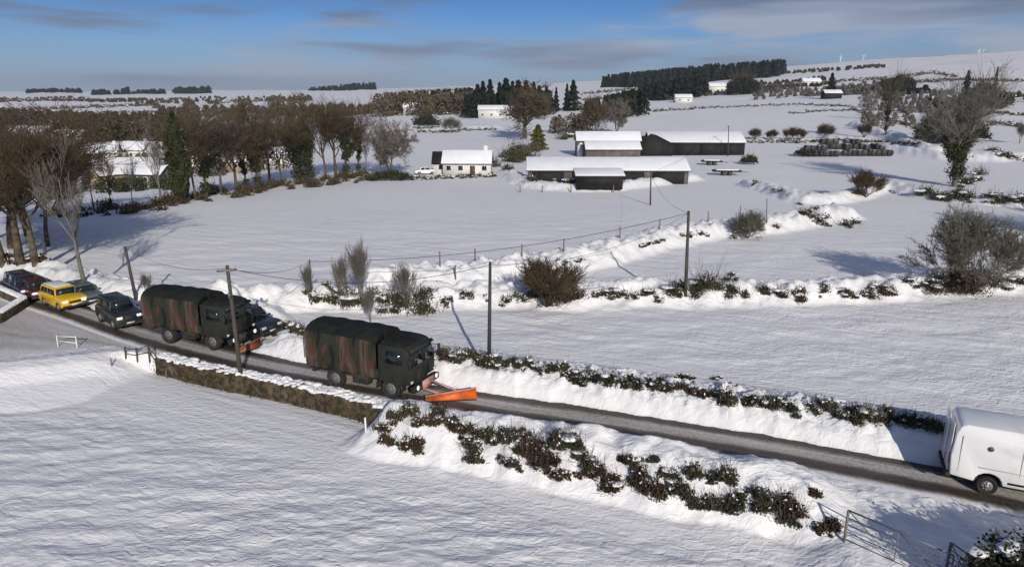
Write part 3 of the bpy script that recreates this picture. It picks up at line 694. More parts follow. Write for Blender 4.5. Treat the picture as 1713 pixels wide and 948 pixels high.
# ------------------------------------------------------------------ hedges on the snow banks
def chain_hedge(name, label, chains, m, leaf, dens, group=None, cat='hedge', caps=.35, mats2=None, grow=1.4):
    """chains: lists of (x, y, r) in photo pixels, dropped onto the ground"""
    first = W(*chains[0][0][:2]); o = empty(name, first, 0, label, cat, group); FL = []; P = {0: [], 1: []}; A = []; B = []; cap = MB(); f0 = np.array(first)
    for ci, ch in enumerate(chains):
        pts = []
        for i in range(len(ch)):
            if i == 0: pts.append(ch[0]); continue
            a, b = ch[i-1], ch[i]; L_ = math.hypot(a[0]-b[0], a[1]-b[1]); st = max(1, int(L_/(.55*max(min(a[2], b[2]), 3))))
            for k in range(1, st+1): pts.append(tuple(a[j]+(b[j]-a[j])*k/st for j in range(3)))
        for (x, y, r_) in pts:
            r_ = r_*grow*random.uniform(.7, 1.25); x += random.uniform(-.9, .9)*r_; y += random.uniform(-.65, .65)*r_; r_ *= random.choice((.6, .9, 1, 1.2))
            p = W(x, y); sc = (p.y*CT+(CAM_H-p.z)*ST)/FPX; r = r_*sc; c = np.array(p)-f0
            n = int(dens*(r/leaf)**2)+6; q = rng.normal(size=(n, 3)); q /= np.linalg.norm(q, axis=1)[:, None]; a = np.arctan2(q[:, 1], q[:, 0])
            k = rng.random(n)**.5*(1+.25*np.sin(a*3+x)+.1*np.sin(a*7+y))*.92; q = q*k[:, None]*np.array([r*1.05, r*1.1, r*1.05]); q[:, 2] = np.abs(q[:, 2])*.95-.02
            tone = 1 if (mats2 and fbm(np.array([x/60.]), np.array([y/40.]), 12, 2)[0] > .52) else 0
            P[tone].append(c+q); mk = (q[:, 2] > r*.35) & (rng.random(n) < .05); FL.append((c+q+np.array([0, 0, leaf*.5]))[mk])
            nn = max(4, n//14); s0 = c+rng.normal(size=(nn, 3))*np.array([r, r, 0])*.5; A.append(s0); B.append(s0+rng.normal(size=(nn, 3))*r*.5+np.array([0, 0, r*.9]))
            if random.random() < caps:
                cap.blob(c+np.array([random.uniform(-.5, .5)*r, random.uniform(0, .6)*r, r*.62]), (r*random.uniform(.4, .85), r*random.uniform(.4, .8), r*random.uniform(.12, .22)), 2, .2)
    for t, mm in ((0, m), (1, mats2 or m)):
        if P[t]: mb = MB(); mb.leaves(np.concatenate(P[t]), leaf); mb.build('foliage', mm, o)
    mb = MB(); mb.sticks(np.concatenate(A), np.concatenate(B), leaf*.12, leaf*.05); mb.build('twigs', MT['twig'], o)['kind'] = 'stuff'
    if caps > 0 and len(FL): cap.leaves(np.concatenate(FL), leaf*1.1)
    if cap.v: cap.build('snow_cover', MT['snow'], o, smooth=True)['kind'] = 'stuff'
    return o
def C(s, r=8): return [(float(a), float(b), r) for a, b in (q.split(',') for q in s.split())]
near = [C('650,690 662,700 650,712', 8), C('640,721 654,738 673,746 695,741 706,752', 7), C('675,692 692,692', 11), C('689,713 702,706 718,702 736,699', 9), C('736,710 755,716 772,721 783,738 788,755 794,772', 8),
        C('765,714 790,722', 6), C('800,738 812,722 822,730 835,742', 12), C('843,724 852,730', 6), C('870,721 886,731 881,746 862,754', 6), C('837,763 848,776 870,785', 7),
        C('892,765 905,770 925,765 940,755', 17), C('945,748 965,757 985,765', 15), C('917,787 936,796 950,798', 6), C('983,774 997,790 1005,806 1024,812 1051,801 1068,798 1084,812 1100,826', 11),
        C('1035,766 1062,773', 7), C('1086,768 1104,769', 5), C('1115,788 1125,800 1135,795', 9), C('1155,795 1175,792 1190,805', 10), C('1210,802 1228,800', 12),
        C('1080,814 1105,830 1131,822 1146,817 1156,840 1194,850 1219,850 1245,840', 11), C('1262,822 1250,838 1275,842 1295,842 1308,860 1333,872', 15), C('1358,824 1375,830', 7), C('1339,857 1342,860', 5), C('1365,878 1366,888', 9), C('1379,882 1380,890', 9), C('1391,878 1391,892', 7),
        C('800,770 806,772', 4), C('700,735 712,742', 4), C('905,742 915,745', 4), C('960,790 970,800', 4)]
chain_hedge('hedge', 'broken dark bramble hedge poking through the white bank on the near side of the road', near, MT['gorse'], .10, 26, mats2=MT['bracken'], caps=.22, grow=1.25)
far1 = [C('742,588 755,597 775,600 800,600 830,604', 8), C('850,608 880,612 905,620', 7), C('915,618 945,625 975,628 1000,634 1030,640', 7), C('1045,642 1075,645 1105,650 1135,653', 7), C('1150,655 1180,660 1200,664', 6), C('1205,665 1225,672 1240,672', 9), C('1255,672 1285,678 1310,682 1330,690', 9),
        C('960,640 980,645', 4), C('815,610 842,614', 5), C('1090,636 1110,640', 4), C('1130,628 1160,634', 3), C('1195,632 1205,634', 3)]
chain_hedge('hedge', 'long dark hedge on the far snow bank between the front truck and the white van', far1, MT['gorse'], .11, 20, mats2=MT['bracken'], caps=.35)
far2 = [C('1362,682 1380,686 1400,690 1418,696', 8), C('1425,695 1450,702 1480,704 1500,706', 9), C('1505,706 1540,710 1575,716 1600,722', 8), C('1490,690 1492,698', 5)]
chain_hedge('hedge', 'shaded hedge piece on the far bank just left of the white van', far2, MT['gorse'], .10, 15, mats2=MT['ivy'], caps=.25)
far3 = [C('425,534 440,541 470,546 500,552 518,556', 6), C('432,552 460,558', 4), C('540,540 560,548', 4), C('560,550 600,562', 5)]
chain_hedge('hedge', 'small hedge between the two trucks on the far bank', far3, MT['gorse'], .11, 12, mats2=MT['bracken'], caps=.4)
mid1 = [C('515,490 530,500 545,505', 8), C('555,500 575,508 590,512', 11), C('600,498 612,505', 8), C('628,490 645,500', 7), C('545,480 565,488', 5), C('640,510 660,518', 8)]
chain_hedge('hedge', 'snow loaded scrub around the tall grey shrubs behind the front truck', mid1, MT['ivy'], .13, 11, mats2=MT['gorse'], caps=.8)
chain_hedge('bush', 'olive green bush at the foot of a grey upright shrub', [C('668,512 685,512 703,508', 14)], MT['ivy'], .13, 12, cat='bush', caps=.1)
mid2 = [C('712,494 720,488', 6), C('740,510 755,503', 5), C('768,494 790,500', 6), C('808,500 812,500', 6), C('835,508 855,500', 6), C('960,500 975,498', 5), C('990,492 1012,492', 6), C('1025,496 1060,496', 6), C('1070,494 1080,490', 5), C('1092,490 1094,500', 5), C('1112,494 1135,496', 9)]
chain_hedge('hedge', 'sparse dark tufts along the middle snowy bank left of the pole', mid2, MT['gorse'], .13, 10, mats2=MT['bracken'], caps=.6)
chain_hedge('bush', 'dark brown and green bush beside the right hand pole', [C('1150,492 1165,486 1180,490 1195,492', 14), C('1160,475 1172,478', 8)], MT['gorse'], .13, 13, mats2=MT['bracken'], cat='bush', caps=.1)
chain_hedge('bush', 'spiky dark bush with one upright tip right of the pole side bush', [C('1218,492 1232,494 1246,492', 9), C('1222,470 1225,478', 6), C('1218,460 1220,466', 4)], MT['gorse'], .13, 12, mats2=MT['bracken'], cat='bush', caps=.1)
mid3 = [C('1265,486 1290,488', 7), C('1303,492 1320,496', 7), C('1335,488 1345,498', 7), C('1372,496 1378,486', 6), C('1402,490 1415,494', 6), C('1435,496 1455,486 1480,488', 7), C('1495,490 1500,492', 5), C('1515,472 1540,478 1560,482', 8), C('1560,468 1580,478', 9), C('1655,476 1680,478', 9), C('1695,470 1713,468', 7)]
chain_hedge('hedge', 'dark tufts along the middle snowy bank leading to the large fan shaped shrub', mid3, MT['gorse'], .13, 10, mats2=MT['bracken'], caps=.6)
chain_hedge('bush', 'brown bramble mass at the foot of the large fan shaped shrub', [C('1585,480 1610,478 1640,478', 16)], MT['bracken'], .14, 12, cat='bush', caps=.1)
chain_hedge('bush', 'reddish bramble mass at the foot of the brown shrub', [C('880,500 900,500 930,500 950,500', 13)], MT['bracken'], .13, 12, cat='bush', caps=.1)
up1 = [C('1100,405 1112,403', 4), C('1145,396 1155,398', 5), C('1172,388 1178,396', 4), C('1235,392 1245,394', 8), C('1265,390 1270,388', 5), C('1295,380 1300,382', 4), C('1345,348 1355,356 1368,360', 7), C('1375,368 1385,375', 6), C('1410,372 1430,378', 5), C('1262,310 1270,306', 5), C('1300,320 1306,318', 4), C('940,444 948,440', 3), C('965,438 975,436', 3), C('1070,412 1090,408', 3)]
chain_hedge('hedge', 'scattered dark tufts along the long snowy bank crossing the middle field', up1, MT['gorse'], .18, 9, mats2=MT['twig'], caps=.4)
up2 = [C('1425,328 1440,326', 7), C('1485,322 1490,324', 5), C('1545,324 1565,330 1590,330 1625,332', 8), C('1645,336 1670,332 1713,338', 8), C('1600,312 1640,296', 6)]
chain_hedge('hedge', 'dark hedge line at the foot of the huge ivy tree', up2, MT['ivy'], .22, 9, caps=.5)

# corner hedge by the gate; throws the shadow over the gateway
bl = []
for (x, y, r_) in [(14.9, 18.2, .8), (15.8, 18.0, .9), (16.9, 17.9, 1.0), (18, 17.8, 1.0), (19.2, 17.6, 1.1), (20.5, 17.4, 1.1), (15.3, 17.2, .8), (22, 17.2, 1.1)]:
    bl.append(((x, y, gz(x, y)+1.0), (r_, r_, 1.35)))
ch = leafy('hedge', 'dense dark hedge in the bottom right corner beside the gateway', 'hedge', bl, MT['gorse'], .12, 2400, twigs=False)
sc_ = MB()
for (c_, r_) in bl:
    for k in range(5): sc_.blob((c_[0]-ch.location.x+random.uniform(-.6, .6), c_[1]-ch.location.y+random.uniform(-.5, .5), c_[2]-ch.location.z+1.15+random.uniform(-.15, .1)), (.3, .26, .1), 2, .15)
sc_.build('snow_cover', MT['snow'], ch, smooth=True)['kind'] = 'stuff'

# ------------------------------------------------------------------ retaining wall with snow on top
def wall_thing():
    P = resample(NB, .3); P = P[(P[:, 0] > X_W0) & (P[:, 0] < X_W1+.2)]
    F = offset(P, -.30); Bk = offset(P, .42); V = []; K = MB(); S = MB()
    n = len(P); hs = [.04+.05*math.sin(i*.9)+.04*random.random() for i in range(n)]; rows = 9
    VV = []
    for i in range(n):
        for j in range(rows):
            t = j/(rows-1); z = -1.15+t*(1.15+hs[i]+.06); ou = (fbm(np.array([i*.5]), np.array([j*.8]), 3, 2)[0]-.5)*.16
            VV.append((F[i, 0]+ou*.4, F[i, 1]-ou-.03, z))
        VV.append((Bk[i, 0], Bk[i, 1], hs[i]+.06)); VV.append((Bk[i, 0], Bk[i, 1], -1.1))
    m_ = rows+2; i = np.arange(n-1)[:, None]*m_+np.arange(m_-1)[None]
    f = np.stack([i, i+m_, i+m_+1, i+1], 2).reshape(-1, 4); K.add(VV, f); K.f.append(np.array([np.arange(m_)])); K.f.append(np.array([np.arange(m_)[::-1]+(n-1)*m_]))
    o = empty('retaining_wall', (0, 0, 0), 0, 'brown mossy roadside wall with ragged snow on top below the two trucks', 'wall')
    K.build('stonework', MT['wallface'], o, smooth=False)
    for i in range(0, n):
        for u_ in (.25, .6, .95):
            if random.random() < .85:
                q = F[i]*(1-u_)+Bk[i]*u_; S.blob((q[0]+random.uniform(-.1, .1), q[1], hs[i]+.06), (random.uniform(.14, .34), random.uniform(.12, .24), random.uniform(.05, .13)), 2, .2)
    S.build('snow_cover', MT['snow'], o, smooth=True)['kind'] = 'stuff'
    Q = []
    for i in range(n):
        if fbm(np.array([i*.22]), np.array([0.]), 8, 2)[0] > .42:
            k = 60; z = rng.uniform(-.95, .02, k); Q.append(np.stack([F[i, 0]+rng.normal(size=k)*.14, F[i, 1]-.06-np.abs(rng.normal(size=k))*.07, z], 1))
    mb = MB(); mb.leaves(np.concatenate(Q), .085); mb.build('moss', MT['moss'], o)
MT['wallface'] = mat('mossy_stone', (.025, .020, .012), .95, (.13, .095, .055), 3.2, .9, 9, lo=.38, hi=.66)
MT['moss'] = mat('brown_moss', (.035, .030, .010), .9, (.085, .058, .03), 1.1)
wall_thing()

# ------------------------------------------------------------------ poles and wires
MT['pole'] = mat('weathered_pole', (.045, .036, .028), .9, (.085, .07, .058), 3, vec=(6, 6, .5))
MT['pole_dark'] = mat('tarred_pole', (.03, .036, .036), .8, (.05, .055, .052), 3)
MT['metal'] = mat('galvanised_metal', (.16, .17, .18), .5, metal=.6)
MT['insul'] = mat('insulator', (.3, .28, .25), .4)
MT['wire'] = mat('wire', (.05, .05, .055), .6)
MT['postwood'] = mat('grey_post_wood', (.12, .10, .085), .9, (.2, .17, .15), 5)
MT['white'] = mat('white_paint', (.75, .75, .74), .5, (.66, .66, .64), 3)
def pole(xb, yb, xt, yt, label, r=.13, m='pole', arm=True, boxes=False, name='utility_pole', cat='utility pole', group='wooden poles carrying wires'):
    p = W(xb, yb); zt = px_z(p.x, p.y, yt); h = zt-p.z
    dpt = p.y*CT-(zt-CAM_H)*ST; xtw = (xt-856.5)/FPX*dpt
    o = empty(name, p, 0, label, cat, group); top = Vector((xtw-p.x, 0, h))
    MB().tube((0, 0, -.4), top, r, r*.68, 10).build('shaft', MT[m], o, smooth=True)
    if arm:
        a = MB(); a.box((top.x, -.12, top.z-.25), (1.0, .1, .1), rz=R(25)); a.build('crossarm', MT['postwood'], o)
        for s in (-.42, .42):
            MB().tube((top.x+s*.9, -.12+s*.42, top.z-.2), (top.x+s*.9, -.12+s*.42, top.z-.06), .035, .03, 7).build('insulator', MT['insul'], o)
    if boxes: MB().box((top.x*.75+.0, -.2, h*.78), (.12, .1, .3)).build('junction_box', MT['metal'], o)
    return Vector((p.x, p.y, p.z))+top
T1 = pole(228, 500, 209, 412, 'leaning pole behind the dark jeep', arm=False)
T2 = pole(406, 655, 380, 444, 'dark pole with crossarm standing in front of the rear truck', boxes=True)
T3 = pole(818, 600, 820, 438, 'dark bare pole standing on the far bank right of the front truck', m='pole_dark', arm=False, r=.12)
T4 = pole(1147, 492, 1152, 353, 'weathered pole rising from the brown and green bush', arm=False, r=.14)
T5 = pole(1088, 343, 1089, 288, 'pole in the snowy field in front of the long barn', arm=False, r=.13)
T6 = pole(1218, 262, 1219, 210, 'pole with small crossarm against the big dark barn', r=.13)
T7 = pole(520, 498, 518, 434, 'thin far pole left of the tall grey shrub', arm=False, r=.07)
T8 = pole(1283, 372, 1283, 332, 'pale thin pole in the field left of the fallen branches', arm=False, r=.07, m='metal')
def wire(a, b, sag, label, n=18, r=.014):
    P = [a.lerp(b, k/n)+Vector((0, 0, -sag*4*(k/n)*(1-k/n))) for k in range(n+1)]; mb = MB(); o0 = P[0].copy()
    for i in range(n): mb.tube(tuple(P[i]-o0), tuple(P[i+1]-o0), r, r, 4, cap=False)
    o = mb.build('overhead_wire', MT['wire']); o.location = o0; return tag(o, label, 'wire', 'wires between the poles')
dn = Vector((0, 0, -.15))
wire(T1+dn, T2+dn, .6, 'wire between the leaning pole and the crossarm pole')
wire(T2+dn, T3+dn, .9, 'wire from the crossarm pole over the front truck to the middle pole', r=.016)
wire(T3+dn, T4+dn, 1.0, 'wire from the middle pole to the weathered pole in the bush', r=.012)
wire(T7+dn, T4+dn, .9, 'long wire crossing the big snowy field to the weathered pole', r=.02)
wire(T7+dn, T2+dn, .5, 'wire from the crossarm pole to the thin far pole')
wire(T4+dn, T5+dn, 1.0, 'wire from the weathered pole towards the pole by the barn', r=.015)
wire(T5+dn, T6+dn, 1.0, 'wire from the field pole to the big barn pole', r=.02)
# small fence posts in the fields
def post(x, y, h, label, r=.07, m='postwood', lean=0, group='posts of the field fence'):
    p = W(x, y); o = MB().tube((0, 0, -.2), (lean, 0, h), r, r*.9, 7).build('fence_post', MT[m]); o.location = p; tag(o, label, 'post', group)
for x, y, l in [(762, 466, 'fence post left of the middle pole above the snowy bank'), (795, 438, 'fence post left of the brown shrub in the big field'), (873, 430, 'fence post just above the brown shrub'), (943, 420, 'fence post in the big field right of the brown shrub'), (1103, 384, 'fence post left of the weathered pole'), (736, 444, 'faint fence post above the small grey shrubs'), (1037, 398, 'fence post midway between the brown shrub and the weathered pole'), (1184, 372, 'fence post right of the weathered pole'), (1238, 358, 'fence post above the grey brown round shrub')]:
    post(x, y, 1.15, l)
for x, l in [(870, 'leftmost fence post below the long barn'), (907, 'second fence post below the long barn'), (955, 'third fence post below the long barn'), (1026, 'rightmost fence post below the long barn')]:
    post(x, 322, 1.2, l, .09, group='fence posts below the barn')
post(612, 722, .75, 'short pale stake standing in the snow below the wall end', .05, 'white', group=None)
post(279, 632, .45, 'short stake in the snow below the wall start', .04, group=None)
post(187, 612, .5, 'short stake on the white bank by the side road', .04, group=None)

# wooden fence at the wall's left end
def fence(pts, h, label, rails=2, name='wooden_fence', m='postwood', pr=.06, cap=False):
    P = [W(*q) for q in pts]; o = empty(name, P[0], 0, label, 'fence'); b = P[0]
    for p in P: q = p-b; MB().tube((q.x, q.y, -.3+q.z), (q.x+.03, q.y, h+q.z), pr, pr*.9, 7).build('post', MT[m], o)
    for i in range(len(P)-1):
        for k in range(rails):
            z = h*(.9-.4*k); a = P[i]-b; c = P[i+1]-b; mb = MB(); mb.tube((a.x, a.y, a.z+z), (c.x, c.y, c.z+z-.06*k), .03, .03, 6); mb.build('rail', MT[m], o)
    return o
fence([(211, 601), (230, 603), (251, 606), (268, 612)], .85, 'dark broken wooden fence at the left end of the roadside wall', 2, m='pole')
fence([(97, 580), (129, 582)], .8, 'pale small rail fence beside the side road', 2, m='white', pr=.035)

# snow topped wall in the left corner
def low_wall(pts, h, w_, label, m):
    P = [W0(*q) for q in pts]; b = P[0]; o = empty('stone_wall', b, 0, label, 'wall'); mb = MB(); sn = MB()
    for i in range(len(P)-1):
        a = P[i]-b; c = P[i+1]-b; L_ = (c-a).length; md = (a+c)/2; an = math.atan2(c.y-a.y, c.x-a.x)
        mb.box((md.x, md.y, h/2-.1), (L_+w_*.9, w_, h+.2), rz=an); k = int(L_/.35)
        for j in range(k):
            q = a.lerp(c, (j+.5)/k); sn.blob((q.x, q.y, h+.02), (.32, w_*.62, .13), 2, .1)
    mb.build('stonework', MT['wallface'], o, bevel=.03); sn.build('snow_cap', MT['snow'], o, smooth=True)
low_wall([(-60, 560), (0, 540), (42, 513), (0, 494), (-60, 475)], .7, .4, 'angular garden wall capped with snow at the far left edge', 'x')

# field gate
def gate(a, b, h, label, bars=5, lean=0, m='metal'):
    A = Vector((*a, gz(*a))); B = Vector((*b, gz(*b))); o = empty('field_gate', A, 0, label, 'gate', 'metal gates at the field entrance'); d = B-A
    def P(t, z): return (d.x*t, d.y*t, d.z*t+.12+z)
    for k in range(bars):
        z = h*k/(bars-1); MB().tube(P(0, z), P(1, z), .03 if k == bars-1 else .018, None, 7).build('bar', MT[m], o)
    for t in (0, 1): MB().tube(P(t, 0), P(t, h), .025, None, 7).build('stile', MT[m], o)
    MB().tube(P(0, h), P(.5, 0), .018, None, 6).build('brace', MT[m], o); MB().tube(P(.5, 0), P(.5, h), .015, None, 6).build('brace', MT[m], o); MB().tube(P(.5, h), P(1, 0), .018, None, 6).build('brace', MT[m], o)
    MB().tube((0, 0, -.3), (0, 0, h+.1), .05, None, 8).build('gate_post', MT['postwood'], o)
    return o
ga = W(1412, 905); gb = W(1585, 985)
gate((ga.x, ga.y), (gb.x, gb.y), 1.15, 'long five bar metal gate half buried in snow at the lower right')
gc = W(1582, 955); gd = W(1668, 1020)
gate((gc.x, gc.y), (gd.x, gd.y), 1.0, 'second metal gate leaf cut off by the bottom edge near the corner hedge')

# ------------------------------------------------------------------ vehicles
def camo_mat(name, dark=1.0):
    m = bpy.data.materials.new(name); m.use_nodes = True; t = m.node_tree; N = t.nodes; L = t.links; b = N['Principled BSDF']
    b.inputs['Roughness'].default_value = .75; b.inputs['Specular IOR Level'].default_value = .25
    g = N.new('ShaderNodeTexCoord'); q = N.new('ShaderNodeMapping'); q.inputs['Scale'].default_value = (1.2, .8, .30); L.new(g.outputs['Object'], q.inputs[0])
    n = N.new('ShaderNodeTexNoise'); n.inputs['Scale'].default_value = 1.15; n.inputs['Detail'].default_value = 2; n.inputs['Distortion'].default_value = .6; L.new(q.outputs[0], n.inputs['Vector'])
    r = N.new('ShaderNodeValToRGB'); r.color_ramp.interpolation = 'CONSTANT'; e = r.color_ramp.elements
    e[0].position = 0; e[0].color = (.008, .008, .007, 1); e[1].position = .40; e[1].color = (.022*dark, .024*dark, .014*dark, 1)
    x = e.new(.53); x.color = (.060*dark, .030*dark, .019*dark, 1); x = e.new(.61); x.color = (.075*dark, .052*dark, .042*dark, 1)
    x = e.new(.66); x.color = (.024*dark, .026*dark, .016*dark, 1)
    L.new(n.outputs[0], r.inputs[0]); L.new(r.outputs[0], b.inputs['Base Color'])
    n2 = N.new('ShaderNodeTexNoise'); n2.inputs['Scale'].default_value = 2.5; L.new(g.outputs['Object'], n2.inputs['Vector']); u = N.new('ShaderNodeBump'); u.inputs['Strength'].default_value = .5; u.inputs['Distance'].default_value = .08
    L.new(n2.outputs[0], u.inputs['Height']); L.new(u.outputs[0], b.inputs['Normal']); return m
MT['camo'] = camo_mat('camouflage_canvas'); MT['camo_paint'] = mat('dark_green_army_paint', (.013, .015, .011), .65, (.024, .026, .018), 1.2, spec=.3)
MT['canvas_top'] = mat('dark_canvas_roof', (.010, .012, .012), .85, (.020, .022, .018), 1.5, .4, 3, spec=.15)
MT['rubber'] = mat('rubber_tyre', (.012, .012, .012), .9, (.03, .028, .026), 8)
MT['rim'] = mat('dull_rim', (.13, .13, .12), .6); MT['rimgrey'] = mat('grey_wheel_rim', (.28, .28, .28), .45, metal=.4)
MT['glass'] = mat('dark_glass', (.012, .017, .018), .08, spec=.6); MT['chassis'] = mat('chassis_black', (.012, .011, .010), .8, (.04, .035, .03), 4)
MT['orange'] = mat('orange_plough_paint', (.78, .15, .015), .5, (.42, .09, .02), 2.2, spec=.4); MT['rustred'] = mat('dirty_red_plough_paint', (.33, .07, .025), .6, (.14, .07, .05), 2.5)
MT['pinkwhite'] = mat('pale_red_edge_paint', (.50, .20, .15), .6, (.42, .30, .27), 5)
MT['lamp'] = mat('headlamp_lens', (.75, .75, .7), .15, emit=((1, .97, .85), .6)); MT['lamp_off'] = mat('lamp_lens', (.55, .55, .52), .15)
MT['redlamp'] = mat('red_lamp_lens', (.35, .02, .02), .3); MT['plate_white'] = mat('number_plate', (.7, .7, .68), .4)
def wheel(par, x, y, r, w_, side, name='wheel', rimm='rim'):
    t = MB(); y0, y1 = y-w_/2, y+w_/2; n = 22
    for (ya, ra, yb, rb) in [(y0, r*.90, y0+w_*.15, r), (y0+w_*.15, r, y1-w_*.15, r), (y1-w_*.15, r, y1, r*.90)]: t.tube((x, ya, r), (x, yb, r), ra, rb, n, cap=False)
    for yy, s in ((y0, 1), (y1, -1)): t.tube((x, yy, r), (x, yy+s*w_*.18, r), r*.90, r*.58, n, cap=False)
    wo_ = t.build(name, MT['rubber'], par, smooth=True)
    rm = MB(); yf = y+side*w_*.36; rm.tube((x, yf-side*w_*.5, r), (x, yf, r), r*.58, r*.56, n); rm.tube((x, yf, r), (x, yf+side*.05, r), r*.26, r*.2, 12)
    for k in range(8):
        a = k*math.pi/4; rm.tube((x+math.cos(a)*r*.4, yf, r+math.sin(a)*r*.4), (x+math.cos(a)*r*.4, yf+side*.02, r+math.sin(a)*r*.4), .035, None, 6)
    rm.build('rim', MT[rimm], wo_); return wo_
def army_truck(loc, ang, label, plough, group='green army trucks with snow ploughs', pm='orange'):
    o = empty('army_truck', loc, ang, label, 'truck', group); wd = 1.24
    ch = MB(); ch.box((-.2, 0, .82), (6.2, .9, .22)); ch.box((1.75, 0, .62), (.18, 1.9, .18)); ch.box((-1.75, 0, .62), (.18, 1.9, .18)); ch.box((-.2, -.85, .72), (1.0, .45, .5)); ch.box((-.1, .85, .72), (.9, .45, .5)); ch.box((-3.3, 0, .75), (.12, 2.2, .12)); ch.build('chassis', MT['chassis'], o, bevel=.03)
    # load bed and canvas
    bd = MB(); bd.box((-1.28, 0, 1.28), (4.62, 2.44, .5)); bd.build('cargo_bed', MT['camo'], o, bevel=.02)
    sec = [(-wd, 1.5), (-wd, 2.75), (-wd*.93, 3.02), (-wd*.75, 3.24), (-wd*.45, 3.38), (0, 3.43), (wd*.45, 3.38), (wd*.75, 3.24), (wd*.93, 3.02), (wd, 2.75), (wd, 1.5)]
    n = 13; V = []; xs_ = np.linspace(-3.62, .98, n)
    for i, x in enumerate(xs_):
        sag = .0 if i % 3 == 0 else -.045; k = 1-(.018 if i % 3 else 0)
        endk = .965 if i in (0, n-1) else 1
        for (y, z) in sec: V.append((x, y*k*endk, z+(sag if z > 2.9 else 0)-(.06 if i in (0, n-1) and z > 2.9 else 0)))
    m_ = len(sec); i = np.arange(n-1)[:, None]*m_+np.arange(m_-1)[None]; F = np.stack([i, i+1, i+m_+1, i+m_], 2).reshape(-1, 4)
    side_ = [f for f in F if not (2 <= f[0] % m_ <= m_-4)]; top_ = [f for f in F if 2 <= f[0] % m_ <= m_-4]
    cv = MB(); cv.add(V, np.array(side_)); cv.f.append(np.array([np.arange(m_)])); cv.f.append(np.array([np.arange(m_)[::-1]+(n-1)*m_])); cvo = cv.build('canvas_cover', MT['camo'], o, smooth=False)
    tp = MB(); tp.add(V, np.array(top_)); t_ = tp.build('canvas_roof', MT['canvas_top'], o, smooth=True)
    for x in xs_[::3]:
        for s in (-1, 1): MB().box((x, s*(wd+.012), 2.1), (.05, .02, 1.25)).build('strap', MT['chassis'], cvo)
    # cab: outline seen from the side
    prof = [(1.06, .95), (3.0, .95), (3.02, 1.75), (2.86, 2.68), (2.60, 2.86), (1.06, 2.9)]
    cb = MB(); cb.prism(prof, -wd+.02, wd-.02, inset=lambda z: max(0, z-1.8)*.07); cb.build('cab', MT['camo_paint'], o, bevel=.05)
    rf = MB(); rf.prism([(1.08, 2.9), (2.62, 2.865), (2.45, 3.0), (1.9, 3.07), (1.2, 3.05)], -wd+.15, wd-.15, inset=lambda z: max(0, z-2.87)*1.4); rf.build('cab_roof', MT['canvas_top'], o, bevel=.04)
    ws = MB(); a = Vector((3.02, 0, 1.8)); b = Vector((2.86, 0, 2.66)); nrm = Vector((b.z-a.z, 0, a.x-b.x)).normalized()*.02
    def q(t, y): p = a.lerp(b, t)+nrm; return (p.x, y, p.z)
    for y0, y1 in ((-1.06, -.04), (.04, 1.06)):
        ws = MB(); v = [q(.08, y0), q(.08, y1), q(.94, y1*.97), q(.94, y0*.97)]; v += [(x-.03, y, z) for x, y, z in v]; ws.add(v, np.array([[0, 1, 2, 3], [7, 6, 5, 4], [0, 4, 5, 1], [2, 6, 7, 3], [1, 5, 6, 2], [0, 3, 7, 4]])); w_ = ws.build('windscreen', MT['glass'], o)
        MB().tube(q(.1, (y0+y1)/2), (q(.6, y0*.5+y1*.5)[0]+.03, (y0+y1)/2+.25, q(.6, 0)[2]), .012, None, 4).build('wiper', MT['chassis'], w_)
    vz = MB(); vz.box((2.98, 0, 2.72), (.2, 2.2, .04), ry=R(30)); vz.build('sun_visor', MT['chassis'], o)
    gr = MB()
    for k in range(5): gr.box((3.035, 0, 1.12+k*.11), (.04, 1.3, .055))
    gr.build('grille', MT['chassis'], o)
    bp = MB(); bp.box((3.12, 0, .72), (.3, 2.42, .32)); bp.build('bumper', MT['camo_paint'], o, bevel=.04)
    for s in (-1, 1):
        yy = s*(wd-.005)
        d = MB(); d.box((2.02, yy, 1.46), (1.2, .05, 1.0)); d.v[0][:, 1] -= s*.02
        dr = d.build('door', MT['camo_paint'], o, bevel=.02)
        MB().box((2.05, s*(wd-.045), 2.32), (1.0, .06, .62), taper=(.84, 1), top_shift=(-.06, -s*.03)).build('window', MT['glass'], dr)
        MB().box((1.6, yy+s*.035, 1.72), (.16, .03, .04)).build('handle', MT['chassis'], dr)
        h = MB(); h.tube((3.26, s*.92, .78), (3.29, s*.92, .78), .13, .12, 14); h.build('headlight', MT['lamp'], o)
        MB().box((3.05, s*1.12, 1.12), (.06, .2, .12)).build('indicator_light', MT['lamp_off'], o)
        mr = MB(); mr.tube((2.92, s*1.18, 2.45), (3.16, s*1.42, 2.35), .018, None, 5); mr.tube((2.92, s*1.18, 1.9), (3.16, s*1.42, 2.0), .018, None, 5); mr.box((3.16, s*1.43, 2.17), (.07, .2, .42)); mr.build('mirror', MT['chassis'], o)
        mg = MB(); r0 = .72
        for k in range(7):
            a0 = math.pi*k/7; a1 = math.pi*(k+1)/7; mg.box((1.75+math.cos((a0+a1)/2)*r0, s*1.05, .55+math.sin((a0+a1)/2)*r0), (.05, .42, .36), ry=-(a0+a1)/2)
        mg.build('mudguard', MT['camo_paint'], o)
        for x in (1.75, -1.75): wheel(o, x, s*1.03, .55, .36, s)
        MB().box((1.35, s*1.16, .72), (.42, .12, .08)).build('step', MT['chassis'], o)
        MB().box((-3.66, s*1.0, 1.1), (.05, .18, .14)).build('tail_light', MT['redlamp'], o)
    # plough
    A, B = plough; inv = Matrix.Rotation(-ang, 4, 'Z')
    A = inv@(A-Vector(loc)); B = inv@(B-Vector(loc)); A.z = B.z = .12; dv = B-A; nn = Vector((-dv.y, dv.x, 0)).normalized()
    if nn.x < 0: nn = -nn
